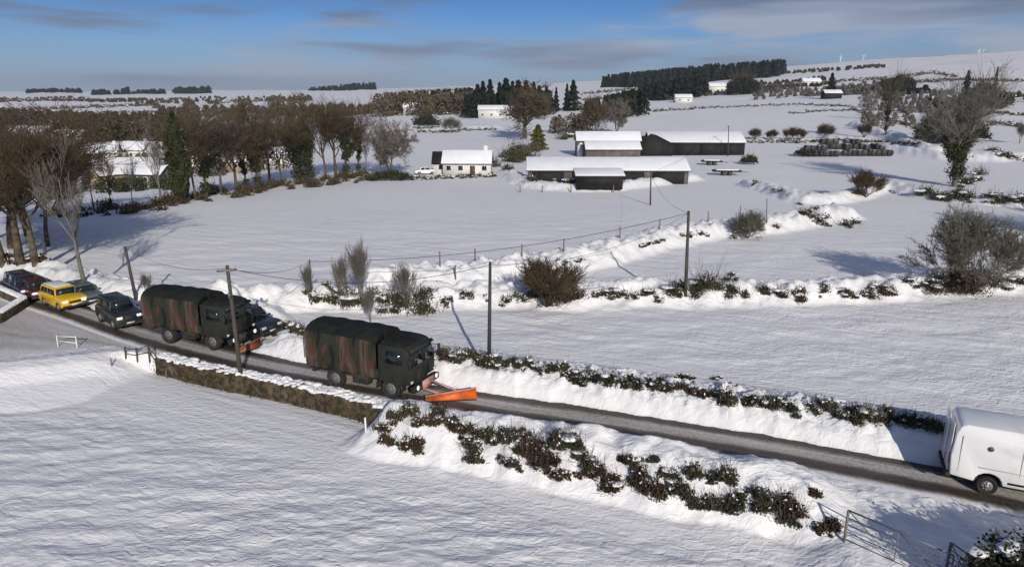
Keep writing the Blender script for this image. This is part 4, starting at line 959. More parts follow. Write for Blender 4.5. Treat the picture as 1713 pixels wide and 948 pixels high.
    pb = MB(); hh = [0, .12, .26, .39, .49]; bow = [.16, .02, -.04, 0, .14]; V = []
    for t in (0, 1):
        for th in (0, -.035):
            for z, bo in zip(hh, bow): p = A+dv*t+nn*(bo+th); kz = .55+.7*t; V.append((p.x, p.y, p.z+z*kz))
    F = []
    for k in range(4): F += [[k, k+10, k+11, k+1], [k+5, k+6, k+16, k+15], [k, k+1, k+6, k+5], [k+10, k+15, k+16, k+11]]
    F += [[4, 14, 19, 9], [0, 5, 15, 10]]
    pl = MB().add(V, np.array(F)).build('plough', MT[pm], o)
    ed = MB(); a0 = A+nn*.145+Vector((0, 0, .29)); b0 = B+nn*.145+Vector((0, 0, .63)); ed.tube(a0, b0, .05, None, 6); ed.build('top_edge', MT['pinkwhite' if pm == 'orange' else 'rustred'], pl)
    cu = MB(); cu.tube(A+nn*.17+Vector((0, 0, 0)), B+nn*.17, .035, None, 5); cu.build('cutting_edge', MT['chassis'], pl)
    fr = MB(); mid = (A+B)/2-nn*.05
    for s in (-.5, .5):
        fr.tube((3.25, s, .6), (mid.x+dv.normalized().x*s*1.2, mid.y+dv.normalized().y*s*1.2, .45), .06, None, 6)
    fr.tube((3.27, 0, .95), (mid.x, mid.y, .7), .05, None, 6); fr.box((3.32, 0, .78), (.1, 1.1, .45)); fr.build('plough_frame', MT['pinkwhite' if pm == 'orange' else 'chassis'], pl)
    return o
def on_wheels(rear, front, half):
    a, b = W0(*rear), W0(*front); d = (b-a); ang = math.atan2(d.y, d.x); m_ = (a+b)/2; n_ = Vector((-math.sin(ang), math.cos(ang), 0)); p = m_+n_*half
    return Vector((p.x, p.y, .03)), ang
loc, ang = on_wheels((566, 648), (655, 666), 1.03)
army_truck(loc, ang, 'front camouflage canvas army truck pushing a bright orange plough blade', (W0(712, 674), W0(797, 670)))
loc, ang = on_wheels((290, 575), (355, 585), 1.03)
army_truck(loc, ang, 'rear camouflage canvas army truck behind the crossarm pole', (W0(400, 594), W0(437, 582)), pm='rustred')

def car(name, loc, ang, label, L_=4.3, wd=1.8, H=1.5, body=(.02, .02, .02), cat='car', group=None, hood=.95, cab0=-.9, cab1=.75, slope=.5, rear=.35, roofc=None, wr=.33, belt=None, rough=.3, lights=True, spare=False):
    o = empty(name, loc, ang, label, cat, group); bm = mat('car_paint', body, rough, spec=.5, coat=.5); belt = belt or hood
    h2 = L_/2; w2 = wd/2; wb = L_*.30
    def arch(cx):  # wheel arch points along the sill
        return [(cx+wr*1.18*math.cos(a), .30+wr*1.05*math.sin(a)) for a in np.linspace(math.pi, 0, 7)]
    prof = [(-h2, .42)]+[(x, max(z, .3)) for x, z in arch(-wb)]+[(x, max(z, .3)) for x, z in arch(wb)]+[(h2, .38), (h2+.02, .6), (h2-.06, hood-.1), (h2-.3, hood), (cab1+.2, belt+.06), (-h2+.12, belt+.04), (-h2, belt-.15)]
    MB().prism(prof, -w2, w2, inset=lambda z: max(0, z-.7)*.12).build('body', bm, o, bevel=.05)
    gp = [(cab0-rear, belt+.02), (cab1+slope*.55, belt+.04), (cab1, H-.05), (cab1-.3, H), (cab0, H), (cab0-.12, H-.06)]
    cbn = MB(); cbn.prism(gp, -w2+.09, w2-.09, inset=lambda z: (z-belt)*.28); co = cbn.build('cabin', bm, o, bevel=.04)
    ins = lambda z: w2-.09-(z-belt)*.28+.006
    for s in (-1, 1):
        z0, z1 = belt+.08, H-.13; xs0 = [(cab0-rear*.7, cab0+.02), (cab1+slope*.40, cab1-.06)]; xm = (cab0+cab1)/2
        for (x0, x1, x2, x3) in ((xs0[0][0]+.1, xm-.04, xm-.04, xs0[0][1]+.08), (xm+.04, xs0[1][0], xs0[1][1], xm+.04)):
            v = [(x0, s*ins(z0), z0), (x1, s*ins(z0), z0), (x2, s*ins(z1), z1), (x3, s*ins(z1), z1)]; v += [(a, b-s*.03, c) for a, b, c in v]
            MB().add(v, np.array([[0, 1, 2, 3], [7, 6, 5, 4], [0, 4, 5, 1], [1, 5, 6, 2], [2, 6, 7, 3], [3, 7, 4, 0]])).build('side_window', MT['glass'], o)
        MB().box((h2-.05, s*(w2-.28), hood-.22), (.12, .34, .16)).build('headlight', MT['lamp' if lights else 'lamp_off'], o, bevel=.02)
        MB().box((-h2+.02, s*(w2-.2), hood-.18), (.08, .22, .2)).build('tail_light', MT['redlamp'], o)
        MB().box((cab1+.25, s*(w2+.08), belt+.1), (.12, .2, .14)).build('wing_mirror', bm, o, bevel=.02)
        for x in (-wb, wb): wheel(o, x, s*(w2-.11), wr, .22, s, rimm='rimgrey')
        MB().box((.0, s*(w2+.004), hood-.28), (.16, .02, .03)).build('door_handle', MT['chassis'], o)
    a = Vector((cab1+slope*.55, 0, belt+.04)); b = Vector((cab1, 0, H-.05)); n_ = Vector((b.z-a.z, 0, a.x-b.x)).normalized()*.02; p0 = a.lerp(b, .06)+n_; p1 = a.lerp(b, .9)+n_; y0 = w2-.17; y1 = y0-(H-belt)*.22
    v = [(p0.x, -y0, p0.z), (p0.x, y0, p0.z), (p1.x, y1, p1.z), (p1.x, -y1, p1.z)]; v += [(x-.03, y, z) for x, y, z in v]
    MB().add(v, np.array([[0, 1, 2, 3], [7, 6, 5, 4], [0, 4, 5, 1], [1, 5, 6, 2], [2, 6, 7, 3], [3, 7, 4, 0]])).build('windscreen', MT['glass'], o)
    a = Vector((cab0-rear, 0, belt+.02)); b = Vector((cab0-.1, 0, H-.08)); p0 = a.lerp(b, .12); p1 = a.lerp(b, .88)
    v = [(p0.x-.02, -y0, p0.z), (p0.x-.02, y0, p0.z), (p1.x-.02, y1, p1.z), (p1.x-.02, -y1, p1.z)]; v += [(x+.03, y, z) for x, y, z in v]
    MB().add(v, np.array([[3, 2, 1, 0], [4, 5, 6, 7], [0, 1, 5, 4], [1, 2, 6, 5], [2, 3, 7, 6], [3, 0, 4, 7]])).build('rear_window', MT['glass'], o)
    MB().box((h2+.03, 0, hood-.28), (.04, wd*.45, .16)).build('grille', MT['chassis'], o); MB().box((h2+.05, 0, .5), (.02, .5, .11)).build('number_plate', MT['plate_white'], o); MB().box((h2+.0, 0, .42), (.14, wd*.96, .16)).build('bumper', MT['chassis'], o, bevel=.03)
    if roofc is not None:
        MB().box(((cab0+cab1)/2-.1, 0, H+.02), (cab1-cab0-.2, wd*.62, .05)).build('roof_panel', roofc, o, bevel=.02)
    if spare: wheel(o, -h2-.12, 0, .3, .2, 1).rotation_euler = (0, 0, 0)
    return o
def vat(x, y, dx=0): p = W0(x, y); return Vector((p.x, p.y, .03))
car('jeep', vat(202, 541), R(-42), 'dark off-road car directly behind the rear army truck', 4.0, 1.8, 1.85, (.014, .015, .014), 'off-road car', hood=1.12, belt=1.15, cab0=-1.7, cab1=.55, slope=.35, rear=.12, wr=.40, rough=.5)
car('pickup_truck', vat(418, 556), R(-28), 'dark car half hidden beyond the front of the rear army truck', 4.3, 1.85, 1.75, (.012, .014, .022), 'car', hood=1.0, cab0=-1.6, cab1=.6, rear=.2, slope=.6, wr=.36, lights=False)
car('rescue_car', vat(108, 512), R(-36), 'bright yellow car with a white roof in the queue', 4.1, 1.8, 1.58, (.62, .39, .012), 'car', hood=1.0, cab0=-1.7, cab1=.55, rear=.15, slope=.55, roofc=MT['white'], wr=.35)
car('parked_car', vat(140, 506), R(-40), 'pale green grey car just beyond the yellow one', 3.9, 1.7, 1.5, (.09, .12, .11), 'car', cab0=-1.4, cab1=.6, rear=.3)
car('parked_car', vat(62, 497), R(-40), 'small dark red car between the yellow car and the dark one', 3.9, 1.7, 1.5, (.06, .018, .02), 'car', cab0=-1.4, cab1=.6, rear=.3)
car('parked_car', vat(42, 492), R(-38), 'dark car with pale bonnet at the far left of the queue', 4.4, 1.85, 1.7, (.03, .028, .05), 'car', cab0=-1.6, cab1=.6, rear=.25, wr=.36)

# white van
def van(loc, ang, label):
    o = empty('panel_van', loc, ang, label, 'van'); w2 = 1.02
    wp = mat('white_van_paint', (.80, .80, .79), .3, (.66, .64, .61), 1.3, coat=.4, spec=.5, lo=.5, hi=.8)
    def arch(cx, r_=.46): return [(cx+r_*math.cos(a), .48+r_*.95*math.sin(a)) for a in np.linspace(math.pi, 0, 9)]
    prof = [(-3.2, .58)]+arch(-1.9)+arch(1.85)+[(3.1, .5), (3.15, .8), (3.05, 1.15), (2.3, 1.5), (1.75, 2.45), (1.4, 2.66), (.5, 2.76), (-2.85, 2.76), (-3.05, 2.68), (-3.18, 2.4), (-3.26, 1.4)]
    MB().prism(prof, -w2, w2, inset=lambda z: max(0, z-1.2)*.025+max(0, z-2.55)**2*1.3).build('body', wp, o, bevel=.06)
    ch = MB(); ch.box((-.1, 0, .48), (5.6, 1.7, .2)); ch.box((-3.24, 0, .55), (.2, 1.95, .2)); ch.build('chassis', MT['chassis'], o, bevel=.03)
    MB().prism([(-1.28, .62), (1.2, .62), (1.2, .70), (-1.28, .70)], -w2-.02, w2+.02).build('side_skirt', MT['chassis'], o)
    for s in (-1, 1):
        for x in (-2.95, -.95, .25): MB().box((x, s*(w2-.02), 1.55), (.012, .03, 1.5)).build('panel_seam', MT['rim'], o)
        for x in (-1.9, 1.85): wheel(o, x, s*(w2-.14), .36, .24, s, rimm='rimgrey')
        MB().box((-3.27, s*.86, 1.25), (.05, .14, .5)).build('tail_light', MT['redlamp'], o, bevel=.02)
        MB().box((3.05, s*.8, 1.0), (.12, .3, .22)).build('headlight', MT['lamp_off'], o, bevel=.03)
        MB().box((1.7, s*(w2-.02), 1.85), (.85, .03, .6), taper=(.7, 1), top_shift=(-.1, -s*.03)).build('side_window', MT['glass'], o)
        MB().box((2.05, s*(w2+.12), 1.7), (.15, .2, .35)).build('wing_mirror', MT['chassis'], o, bevel=.03)
        MB().box((-3.275, s*.5, 1.7), (.03, .8, 2.0)).build('rear_door', wp, o, bevel=.02)
        MB().box((-.3, s*(w2+.003), 1.12), (4.0, .012, .035)).build('trim_strip', wp, o)
    MB().tube((-2.0, -w2+.02, 1.95), (-2.0, -w2-.006, 1.95), .10, None, 16).build('round_badge', mat('badge_grey', (.10, .09, .09), .6), o)
    MB().box((2.05, 0, 2.05), (.04, 1.7, .75), ry=R(-30)).build('windscreen', MT['glass'], o)
    return o
loc, ang = on_wheels((1637, 824), (1800, 856), .9)
d = Vector((math.cos(ang), math.sin(ang), 0)); a = W0(1637, 824); loc = Vector((a.x, a.y, .03))+d*2.1+Vector((-d.y, d.x, 0))*.9
van(loc, ang, 'white panel van with a small round dark badge leaving at the right edge')
# ------------------------------------------------------------------ buildings
MT['whitewall'] = mat('whitewashed_wall', (.72, .71, .68), .9, (.62, .6, .57), 1.2); MT['greywall'] = mat('grey_block_wall', (.085, .078, .072), .9, (.15, .135, .12), .8)
MT['darkwall_or_shade'] = mat('dark_tin_or_doorway_shade', (.008, .008, .008), .8, (.018, .017, .016), .8); MT['tin'] = mat('rusty_tin', (.10, .09, .08), .7, (.18, .15, .12), .6)  # the dark tin colour also paints the interior shade of barn openings
MT['slate'] = mat('slate_roof', (.03, .032, .036), .7, (.05, .052, .055), 1); MT['roofsnow'] = mat('roof_snow', (.84, .845, .86), .6, (.78, .79, .82), .5, .3, 2)
MT['stonewall'] = mat('warm_stone_wall', (.24, .17, .11), .9, (.33, .25, .18), 1); MT['woodred'] = mat('brown_door_paint', (.09, .05, .035), .7); MT['tarp'] = mat('black_wrap', (.012, .013, .013), .5, (.025, .027, .025), 2)
def building(x, y, L_, D, eave, ridge, label, cat='house', name='house', rz=0, wall='whitewall', roofm='slate', snow=(1, 1), windows=0, doors=0, chim=0, dist=None, open_=0, group=None, loc=None, lean_to=False, wside=-1):
    p = loc if loc is not None else (W(x, y) if dist is None else ground_at(x, dist))
    o = empty(name, (p[0], p[1], p[2]-.1), rz, label, cat, group)
    zs = .1; prof = [(-D/2, -.6), (D/2, -.6), (D/2, eave), (0, ridge), (-D/2, eave)] if not lean_to else [(-D/2, -.6), (D/2, -.6), (D/2, ridge), (-D/2, eave)]
    P = np.array(prof); n = len(P); V = [(-L_/2, a, b) for a, b in prof]+[(L_/2, a, b) for a, b in prof]
    mb = MB(); mb.add(V, []); i = np.arange(n); j = (i+1) % n; mb.f.append(np.stack([i, j, j+n, i+n], 1)[:, ::-1]); mb.f.append(np.array([i])); mb.f.append(np.array([i[::-1]+n])); mb.build('wall', MT[wall], o)
    ov = .35; t = .12
    ends = [(-1, (-D/2, eave), (0, ridge)), (1, (D/2, eave), (0, ridge))] if not lean_to else [(-1, (-D/2, eave), (D/2, ridge))]
    for k, (s, a, b) in enumerate(ends):
        dy = b[0]-a[0]; dz = b[1]-a[1]; l = math.hypot(dy, dz); uy, uz = dy/l, dz/l; a2 = (a[0]-uy*ov, a[1]-uz*ov)
        ny, nz = (-uz, uy) if uy > 0 else (uz, -uy)
        def slab(z0, z1, tr=0):
            v = []
            for xx in (-L_/2-ov+tr, L_/2+ov-tr):
                for q, zz in ((a2, z0), (b, z0), (b, z1), (a2, z1)): v.append((xx, q[0]+ny*zz+(uy*tr if q is a2 else 0), q[1]+nz*zz+(uz*tr if q is a2 else 0)))
            return MB().add(v, np.array([[0, 1, 2, 3], [7, 6, 5, 4], [0, 4, 5, 1], [1, 5, 6, 2], [2, 6, 7, 3], [3, 7, 4, 0]]))
        rf = slab(.02, .02+t).build('roof', MT[roofm], o)
        if snow[k if not lean_to else 0] > 0: slab(.025+t, .025+t+.16, .04).build('snow_cover', MT['roofsnow'], rf, bevel=.03)
        rf_ = rf
    for k in range(chim):
        xx = (-.42+.84*k/max(chim-1, 1))*L_ if chim > 1 else .38*L_
        c = MB(); c.box((xx, 0, ridge+.3), (.9, .6, 1.5)); c.build('chimney', MT[wall], rf_); MB().blob((xx, 0, ridge+1.08), (.42, .3, .1), 1, .05).build('snow_cap', MT['roofsnow'], rf_)
    yf = wside*D/2
    tot = windows+doors
    for k in range(tot):
        xx = -L_/2+L_*(k+.5)/tot
        if doors and k == tot//2: MB().box((xx, yf+wside*.02, 1.0), (1.0, .08, 2.1)).build('door', MT['woodred'], o)
        else:
            f = MB(); f.box((xx, yf+wside*.02, 1.6), (1.05, .08, 1.05)); fo = f.build('window', MT['white'], o); MB().box((xx, yf+wside*.07, 1.6), (.85, .04, .85)).build('pane', MT['glass'], fo)
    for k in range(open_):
        xx = -L_/2+L_*(k+.5)/open_; MB().box((xx, yf+wside*.03, eave*.47), (L_/open_*.8, .1, eave*.86)).build('doorway_shade', MT['darkwall_or_shade'], o)  # flat dark panels paint in the shade inside the open bays
    return o
f_ = lambda x, y: W(x, y)
house = building(783, 291, 9.6, 6.0, 2.5, 4.7, 'white farmhouse with half snowy dark roof left of the barns', windows=3, doors=1, chim=1, wall='whitewall', snow=(1, 1), rz=R(-2))
# bare slate on the left part of its front roof is an unsnowed porch gable
p = W(752, 291); building(0, 0, 3.2, 5.0, 2.4, 4.5, 'low dark roofed annex at the left gable of the white farmhouse', 'shed', 'annex', wall='whitewall', roofm='darkwall_or_shade', snow=(0, 0), loc=(p.x-1.6, p.y+1.2, p.z), windows=1)
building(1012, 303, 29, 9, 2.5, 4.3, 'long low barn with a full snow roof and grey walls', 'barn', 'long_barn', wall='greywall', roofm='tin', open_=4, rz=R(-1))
building(1001, 308, 7.6, 4.0, 1.6, 2.3, 'small dark shed with snow roof in front of the long barn', 'shed', 'small_shed', wall='darkwall_or_shade', roofm='tin', open_=1, lean_to=True)
building(1022, 262, 12.5, 7, 3.2, 4.8, 'upper white roofed shed directly behind the long barn', 'shed', 'upper_shed', wall='greywall', roofm='tin', dist=165)
building(1015, 245, 16, 6, 4.0, 6.0, 'higher snow roofed outbuilding behind the upper shed', 'shed', 'outbuilding', wall='tin', roofm='tin', dist=180)
building(1158, 266, 24, 12, 3.2, 5.4, 'big dark open sided barn with wide snow roof at the right of the farm', 'barn', 'hay_barn', wall='darkwall_or_shade', roofm='tin', dist=185, open_=4, rz=R(-3))
building(1090, 268, 8, 9, 3.0, 5.2, 'dark gabled shed against the left end of the big barn', 'shed', 'gabled_shed', wall='darkwall_or_shade', roofm='darkwall_or_shade', dist=182, rz=R(90), snow=(0, 0))
p = ground_at(971, 168)
o = empty('feed_silo', p, 0, 'white upright silo behind the left end of the long barn', 'silo'); MB().tube((0, 0, 0), (0, 0, 3.6), .85, None, 16).build('tank', MT['white'], o, smooth=False); MB().tube((0, 0, 3.6), (0, 0, 4.3), .85, .1, 16).build('dome', MT['white'], o)
car('parked_car', W(712, 292), R(8), 'white car parked beside the white farmhouse', 4.3, 1.8, 1.6, (.72, .72, .72), 'car', lights=False)
# trailer, machinery and heaps in the yard
def trailer(p, L_, label):
    o = empty('flat_trailer', p, R(-8), label, 'trailer'); MB().box((0, 0, .85), (L_, 2.2, .3)).build('deck', MT['darkwall_or_shade'], o, bevel=.03); MB().box((0, 0, 1.1), (L_*.8, 1.9, .2)).build('snow_cover', MT['roofsnow'], o, bevel=.08)
    for x in (-.6, .6):
        for s in (-1, 1): wheel(o, x, s*.9, .4, .28, s)
    MB().tube((L_/2, 0, .75), (L_/2+1.4, 0, .6), .06, None, 6).build('drawbar', MT['chassis'], o)
trailer(W(1215, 293), 5.5, 'low dark trailer under snow in the yard right of the long barn')
trailer(W(1190, 276), 4.5, 'pale snow covered trailer below the big barn')
def bale(p, r_, l, label, group, rz):
    o = empty('wrapped_bale', p, rz, label, 'bale', group); MB().tube((-l/2, 0, r_), (l/2, 0, r_), r_, None, 16).build('wrap', MT['tarp'], o, bevel=.05); MB().blob((0, 0, r_*1.93), (l*.42, r_*.5, r_*.14), 2, .06).build('snow_cap', MT['snow'], o, smooth=True)
for st, (xa, xb, row, nb_) in enumerate([(1345, 1400, 262, 7), (1412, 1486, 261, 10), (1372, 1470, 250, 11)]):
    for lv in range(2):
        for i, x in enumerate(np.linspace(xa, xb, nb_)):
            if lv and (i == nb_-1 or random.random() < .3): continue
            p = W(x+(4 if lv else 0)+random.uniform(-1, 1), row); p.z += lv*1.25
            bale(p, random.uniform(.7, .85), 1.5, ['bottom', 'topmost'][lv]+' black wrapped bale in the '+['left', 'right', 'rear'][st]+' stack of the heap beyond the barns', ['black bales in the bottom layer', 'black bales in the top layer'][lv], R(90)+random.uniform(-.3, .3))
evergreen(1332, 1360, 262, 244, 'dark green bush at the left end of the bale heap', leaf=.4, dens=130, name='bush', cat='bush')
# wood pile and scrub round the farm
chain_hedge('hedge', 'dark low hedge and rubble in front of the long barn', [C('885,298 895,302', 6), C('905,300 930,304', 4), C('940,302 960,304', 5), C('1035,304 1042,304', 4)], MT['ivy'], .3, 8, caps=.4)
chain_hedge('hedge', 'dark hedge trees between the white farmhouse and the long barn', [C('828,284 840,280 850,275 870,272 885,270', 13), C('850,262 870,258 880,255 895,250', 12)], MT['ivy'], .4, 11, mats2=MT['twig'], caps=.0)
chain_hedge('hedge', 'dark scrub between the two barns', [C('1060,240 1075,243 1090,246', 6)], MT['ivy'], .35, 7, caps=.1)
chain_hedge('hedge', 'dark hedge trees climbing behind the farmhouse lane', [C('935,212 945,225 952,235', 6)], MT['ivy'], .4, 7, caps=.3)
low = [(f'{x},{y}') for x, y in [(690, 300), (740, 297), (790, 296), (830, 293)]]
chain_hedge('garden_hedge', 'thin dark hedge along the front of the white farmhouse', [C(' '.join(low), 3)], MT['ivy'], .25, 7, caps=.3)
# brown field-edge hedge
fe = [C('160,354 200,350 250,344 300,338', 9), C('300,336 345,330 390,325 430,320', 8), C('430,319 480,311 520,307 570,302 620,296', 7)]
chain_hedge('field_hedge', 'long brown olive hedge along the far edge of the big field', fe, MT['moss'], .30, 11, caps=0)
chain_hedge('hedge', 'low brown growth under the left tree mass', [C('0,436 40,436 70,436', 6), C('75,360 110,358 150,356', 6)], MT['bracken'], .25, 8, caps=.2)

# village seen between the trunks
rv = [('house with orange stone gable behind the thin dark tree', 190, 150, 9, 7, 3.0, 6.0, 'stonewall', R(60)), ('grey house with snowy roof in the middle of the village gap', 232, 158, 10, 7, 3.0, 5.6, 'greywall', R(10)),
      ('bluish roofed shed left of the dark ivy column', 258, 150, 7, 5, 2.6, 4.2, 'greywall', R(-10)), ('white house high in the village gap', 175, 215, 9, 7, 3, 5.5, 'whitewall', R(15)), ('small pale house upper right of the village gap', 232, 225, 9, 6, 3, 5.4, 'whitewall', R(-12)),
      ('snowy roofed house just right of the dark ivy column', 330, 190, 9, 7, 3, 5.6, 'whitewall', R(20)), ('snowy cottage behind the brown hedge trees', 405, 175, 10, 6, 2.6, 4.8, 'stonewall', R(-5)), ('pale cottage with snowy roof behind the trees near the ivy pair', 470, 180, 11, 6.5, 2.8, 5.0, 'whitewall', R(5)),
      ('far white house above the village gap', 120, 290, 12, 8, 3, 5.5, 'whitewall', R(5)), ('far house with snow roof above the field edge trees', 300, 300, 12, 8, 3, 5.5, 'greywall', R(-8))]
for lab, x, dist, L_, D, ea, ri, wl, rz in rv: building(x, 0, L_, D, ea, ri, lab, 'house', 'village_house', wall=wl, dist=dist, rz=rz, windows=3, chim=1, group='village houses beyond the field edge trees')
building(1142, 178, 11, 7, 3, 5, 'lone small white house on the far side of the upper field', 'house', 'white_house', dist=470, windows=2)
building(1390, 177, 10, 6, 3.2, 5.0, 'small dark shed on the right edge of the upper field', 'shed', 'field_shed', dist=420, wall='darkwall_or_shade', roofm='tin')
building(830, 185, 18, 8, 4, 6, 'pale long house within the conifer wood behind the farm', 'house', 'long_house', dist=360, windows=4)
building(696, 180, 14, 8, 4, 6.4, 'pale house left of the round dark green bush in the distance', 'house', 'far_house', dist=420, windows=3)
building(1200, 158, 16, 9, 4, 7, 'snowy farm building between dark evergreens on the hill', 'house', 'hill_farm', dist=620)
building(1355, 155, 16, 9, 4, 7, 'pale farm building on the hillside left of the lone conifer', 'house', 'hill_farm', dist=640, windows=3)

# ------------------------------------------------------------------ far woods and hedgerows
def wood(label, x0, x1, d0, d1, yt0, yt1, n, m='conifer', leaf=1.6, shape='cone', ntree=220, name='woodland', wide=1.0, kind='stuff', cap=34):
    mb = MB(); tk = []; org = ground_at((x0+x1)/2, (d0+d1)/2)
    for k in range(n):
        x = random.uniform(x0, x1); t = (x-x0)/max(x1-x0, 1e-6); dd = random.uniform(d0, d1); p = ground_at(x, dd)
        yt = yt0+(yt1-yt0)*t+random.uniform(-1.5, 3.5); h = max(px_z(p.x, p.y, yt)-p.z, 2.5); h = min(h, cap); rr = (h*.22 if shape == 'cone' else h*.42)*wide
        z = rng.random(ntree)
        if shape == 'cone': rad = rr*(1-z)**.8+.1; zz = h*(.04+.96*z)
        else: z = z**1.2; rad = rr*np.sqrt(np.clip(1-z**2.2, 0, 1)); zz = h*(.02+.98*z); zz = zz*(1+.15*np.sin(k*7.1))
        a = rng.random(ntree)*6.283; rad = rad*np.sqrt(.3+.7*rng.random(ntree))*(1+.2*np.sin(3*a+k))
        mb.leaves(np.stack([p.x-org.x+rad*np.cos(a), p.y-org.y+rad*np.sin(a), p.z-org.z+zz], 1), leaf, up=.8); tk.append((p.x-org.x, p.y-org.y, p.z-org.z, h))
    T = np.array(tk); mb.sticks(T[:, :3], T[:, :3]+np.stack([0*T[:, 3], 0*T[:, 3], T[:, 3]*.6], 1), .25, .12)
    o = mb.build(name, MT[m]); o.location = org; o['label'] = label; o['category'] = 'wood'
    if kind: o['kind'] = kind
    return o
CF, RD = 'conifer', 'twig'
for args in [
 ('dark blue conifer wood along the ridge right of centre', 1008, 1200, 880, 1000, 127, 108, 230, CF, 3.2, 'cone', 150),
 ('tall dark conifers at the right end of the ridge wood', 1190, 1312, 880, 980, 110, 100, 120, CF, 3.2, 'cone', 150),
 ('dark evergreen plantation block below the ridge wood', 1068, 1180, 500, 640, 146, 124, 150, CF, 2.4, 'cone', 190),
 ('brown green trees at the foot of the slope behind the domed trees', 975, 1080, 330, 420, 170, 146, 60, CF, 1.6, 'cone', 170),
 ('brown leafless belt of trees left of the farm wood', 630, 800, 400, 560, 160, 156, 120, RD, 1.5, 'round', 200),
 ('green dark clump of trees on the plain right of the field edge row', 655, 790, 600, 700, 156, 148, 60, CF, 2.2, 'cone', 140),
 ('dense dark mass of lower conifers filling the wood behind the farm', 778, 922, 360, 440, 158, 152, 130, CF, 1.4, 'cone', 190),
 ('dark conifer belt on the far left skyline', 46, 134, 1650, 1750, 151, 149, 70, CF, 6, 'round', 110),
 ('small dark conifer clump on the left skyline', 156, 184, 1500, 1600, 151, 151, 26, CF, 5, 'round', 110),
 ('pointed dark clump on the left skyline', 190, 218, 1500, 1600, 153, 146, 26, CF, 5, 'cone', 110),
 ('flat topped conifer belt on the left skyline', 222, 275, 1550, 1650, 153, 150, 40, CF, 5, 'round', 110),
 ('conifer strip on the skyline above the ivy column', 290, 350, 1600, 1700, 147, 147, 40, CF, 5, 'round', 110),
 ('greenish conifer belt on the skyline over the field edge row', 515, 628, 1700, 1800, 148, 138, 80, CF, 5, 'cone', 110),
 ('brown wood in the far valley at left', -20, 150, 900, 1200, 170, 166, 90, 'twig', 3, 'round', 130),
 ('long dark wood across the far valley at left', -60, 290, 420, 540, 182, 192, 190, 'moss', 1.5, 'round', 170),
 ('brown thicket on the far slope above the ivy column', 150, 245, 900, 1050, 168, 165, 70, RD, 3, 'round', 110),
 ('thin scrub on the far left plain', 230, 520, 700, 1100, 168, 160, 110, 'twig', 2.4, 'round', 100),
 ('scrubby trees behind the field edge row', 270, 640, 420, 560, 178, 174, 90, RD, 1.7, 'round', 150),
 ('dark band of hedge trees across the village valley', 90, 330, 290, 340, 208, 200, 110, 'moss', 1.2, 'round', 130),
 ('bare trees among the village houses', 140, 480, 165, 270, 272, 240, 150, 'twig', .7, 'round', 120),
 ('dark garden bushes among the village houses', 150, 300, 135, 160, 318, 308, 40, 'ivy', .5, 'round', 130),
 ('brown thicket on the right hillside', 1255, 1380, 600, 720, 145, 140, 110, 'twig', 2.0, 'round', 130),
 ('dark hedge line high on the right hillside', 1310, 1480, 900, 960, 126, 121, 90, 'twig', 2.4, 'round', 90),
 ('greyish frosted thicket on the right hillside', 1395, 1490, 450, 600, 146, 140, 120, 'twig_grey', 1.2, 'round', 150),
 ('pale scrub below the lone conifer', 1260, 1440, 450, 560, 162, 158, 130, 'twig_grey', 1.1, 'round', 110),
 ('scattered scrub on the slope under the round evergreen', 1440, 1600, 290, 450, 166, 178, 120, 'twig_grey', .8, 'round', 120),
 ('dark green scrub beside the round evergreen on the right hillside', 1490, 1555, 430, 480, 150, 156, 30, CF, 1.4, 'round', 170),
 ('brown hedge trees behind the evergreen beside the huge ivy tree', 1560, 1640, 300, 340, 168, 160, 24, 'twig', 1.0, 'round', 150),
 ('dark hedge trees at the right edge below the skyline', 1640, 1760, 300, 360, 176, 176, 30, 'twig', 1.1, 'round', 130),
 ('frosted thorn thicket in front of the huge ivy tree crown', 1440, 1580, 240, 300, 196, 200, 60, 'twig_grey', .6, 'round', 120),
 ('dark scrub and walls along the top of the upper field', 1180, 1300, 520, 600, 163, 160, 50, 'moss', 1.2, 'round', 110),
 ('thin brown scrub behind the farm lane', 920, 1000, 240, 300, 196, 190, 24, 'twig', .8, 'round', 130)]:
    wood(*args)
def hedgerow(label, pts, rpx, m='twig', leaf=1.0, dens=5):
    return chain_hedge('hedgerow', label, [C(pts, rpx)], MT[m], leaf, dens, 'far hedgerows between the snowy fields', caps=.25)
hedgerow('thin broken hedgerow along the top of the upper field', '1070,187 1130,184 1200,180 1280,177 1340,175 1420,178', 1.6, 'gorse', .6)
hedgerow('hedgerow sloping down past the dark stemmed tree', '1425,180 1445,190 1470,198 1500,206', 3, 'twig_grey', .5)
hedgerow('hedgerow running left from the huge ivy tree', '1500,205 1530,215 1560,228', 3, 'twig', .5)
hedgerow('hedgerow at the upper right edge under the hill', '1640,212 1670,205 1690,210 1713,212', 3.5, 'twig', .5)
hedgerow('dark hedge right of the huge ivy tree trunk', '1655,252 1680,262 1713,268', 4, 'ivy', .4)
hedgerow('sparse hedgerow over the field above the farmhouse', '640,222 680,219 720,222 780,218 830,216', 1.8, 'gorse', .5)
hedgerow('hedgerow at the foot of the farm wood', '650,192 720,190 790,192 860,190 930,190', 3, 'moss', .8)
hedgerow('hedgerow crossing the slope right of the farm wood', '975,168 1010,165 1060,160', 2.5, 'twig', 1.0)
hedgerow('dark dotted hedgerow on the right skyline slope', '1510,128 1560,122 1600,128', 2, 'twig', 1.5)
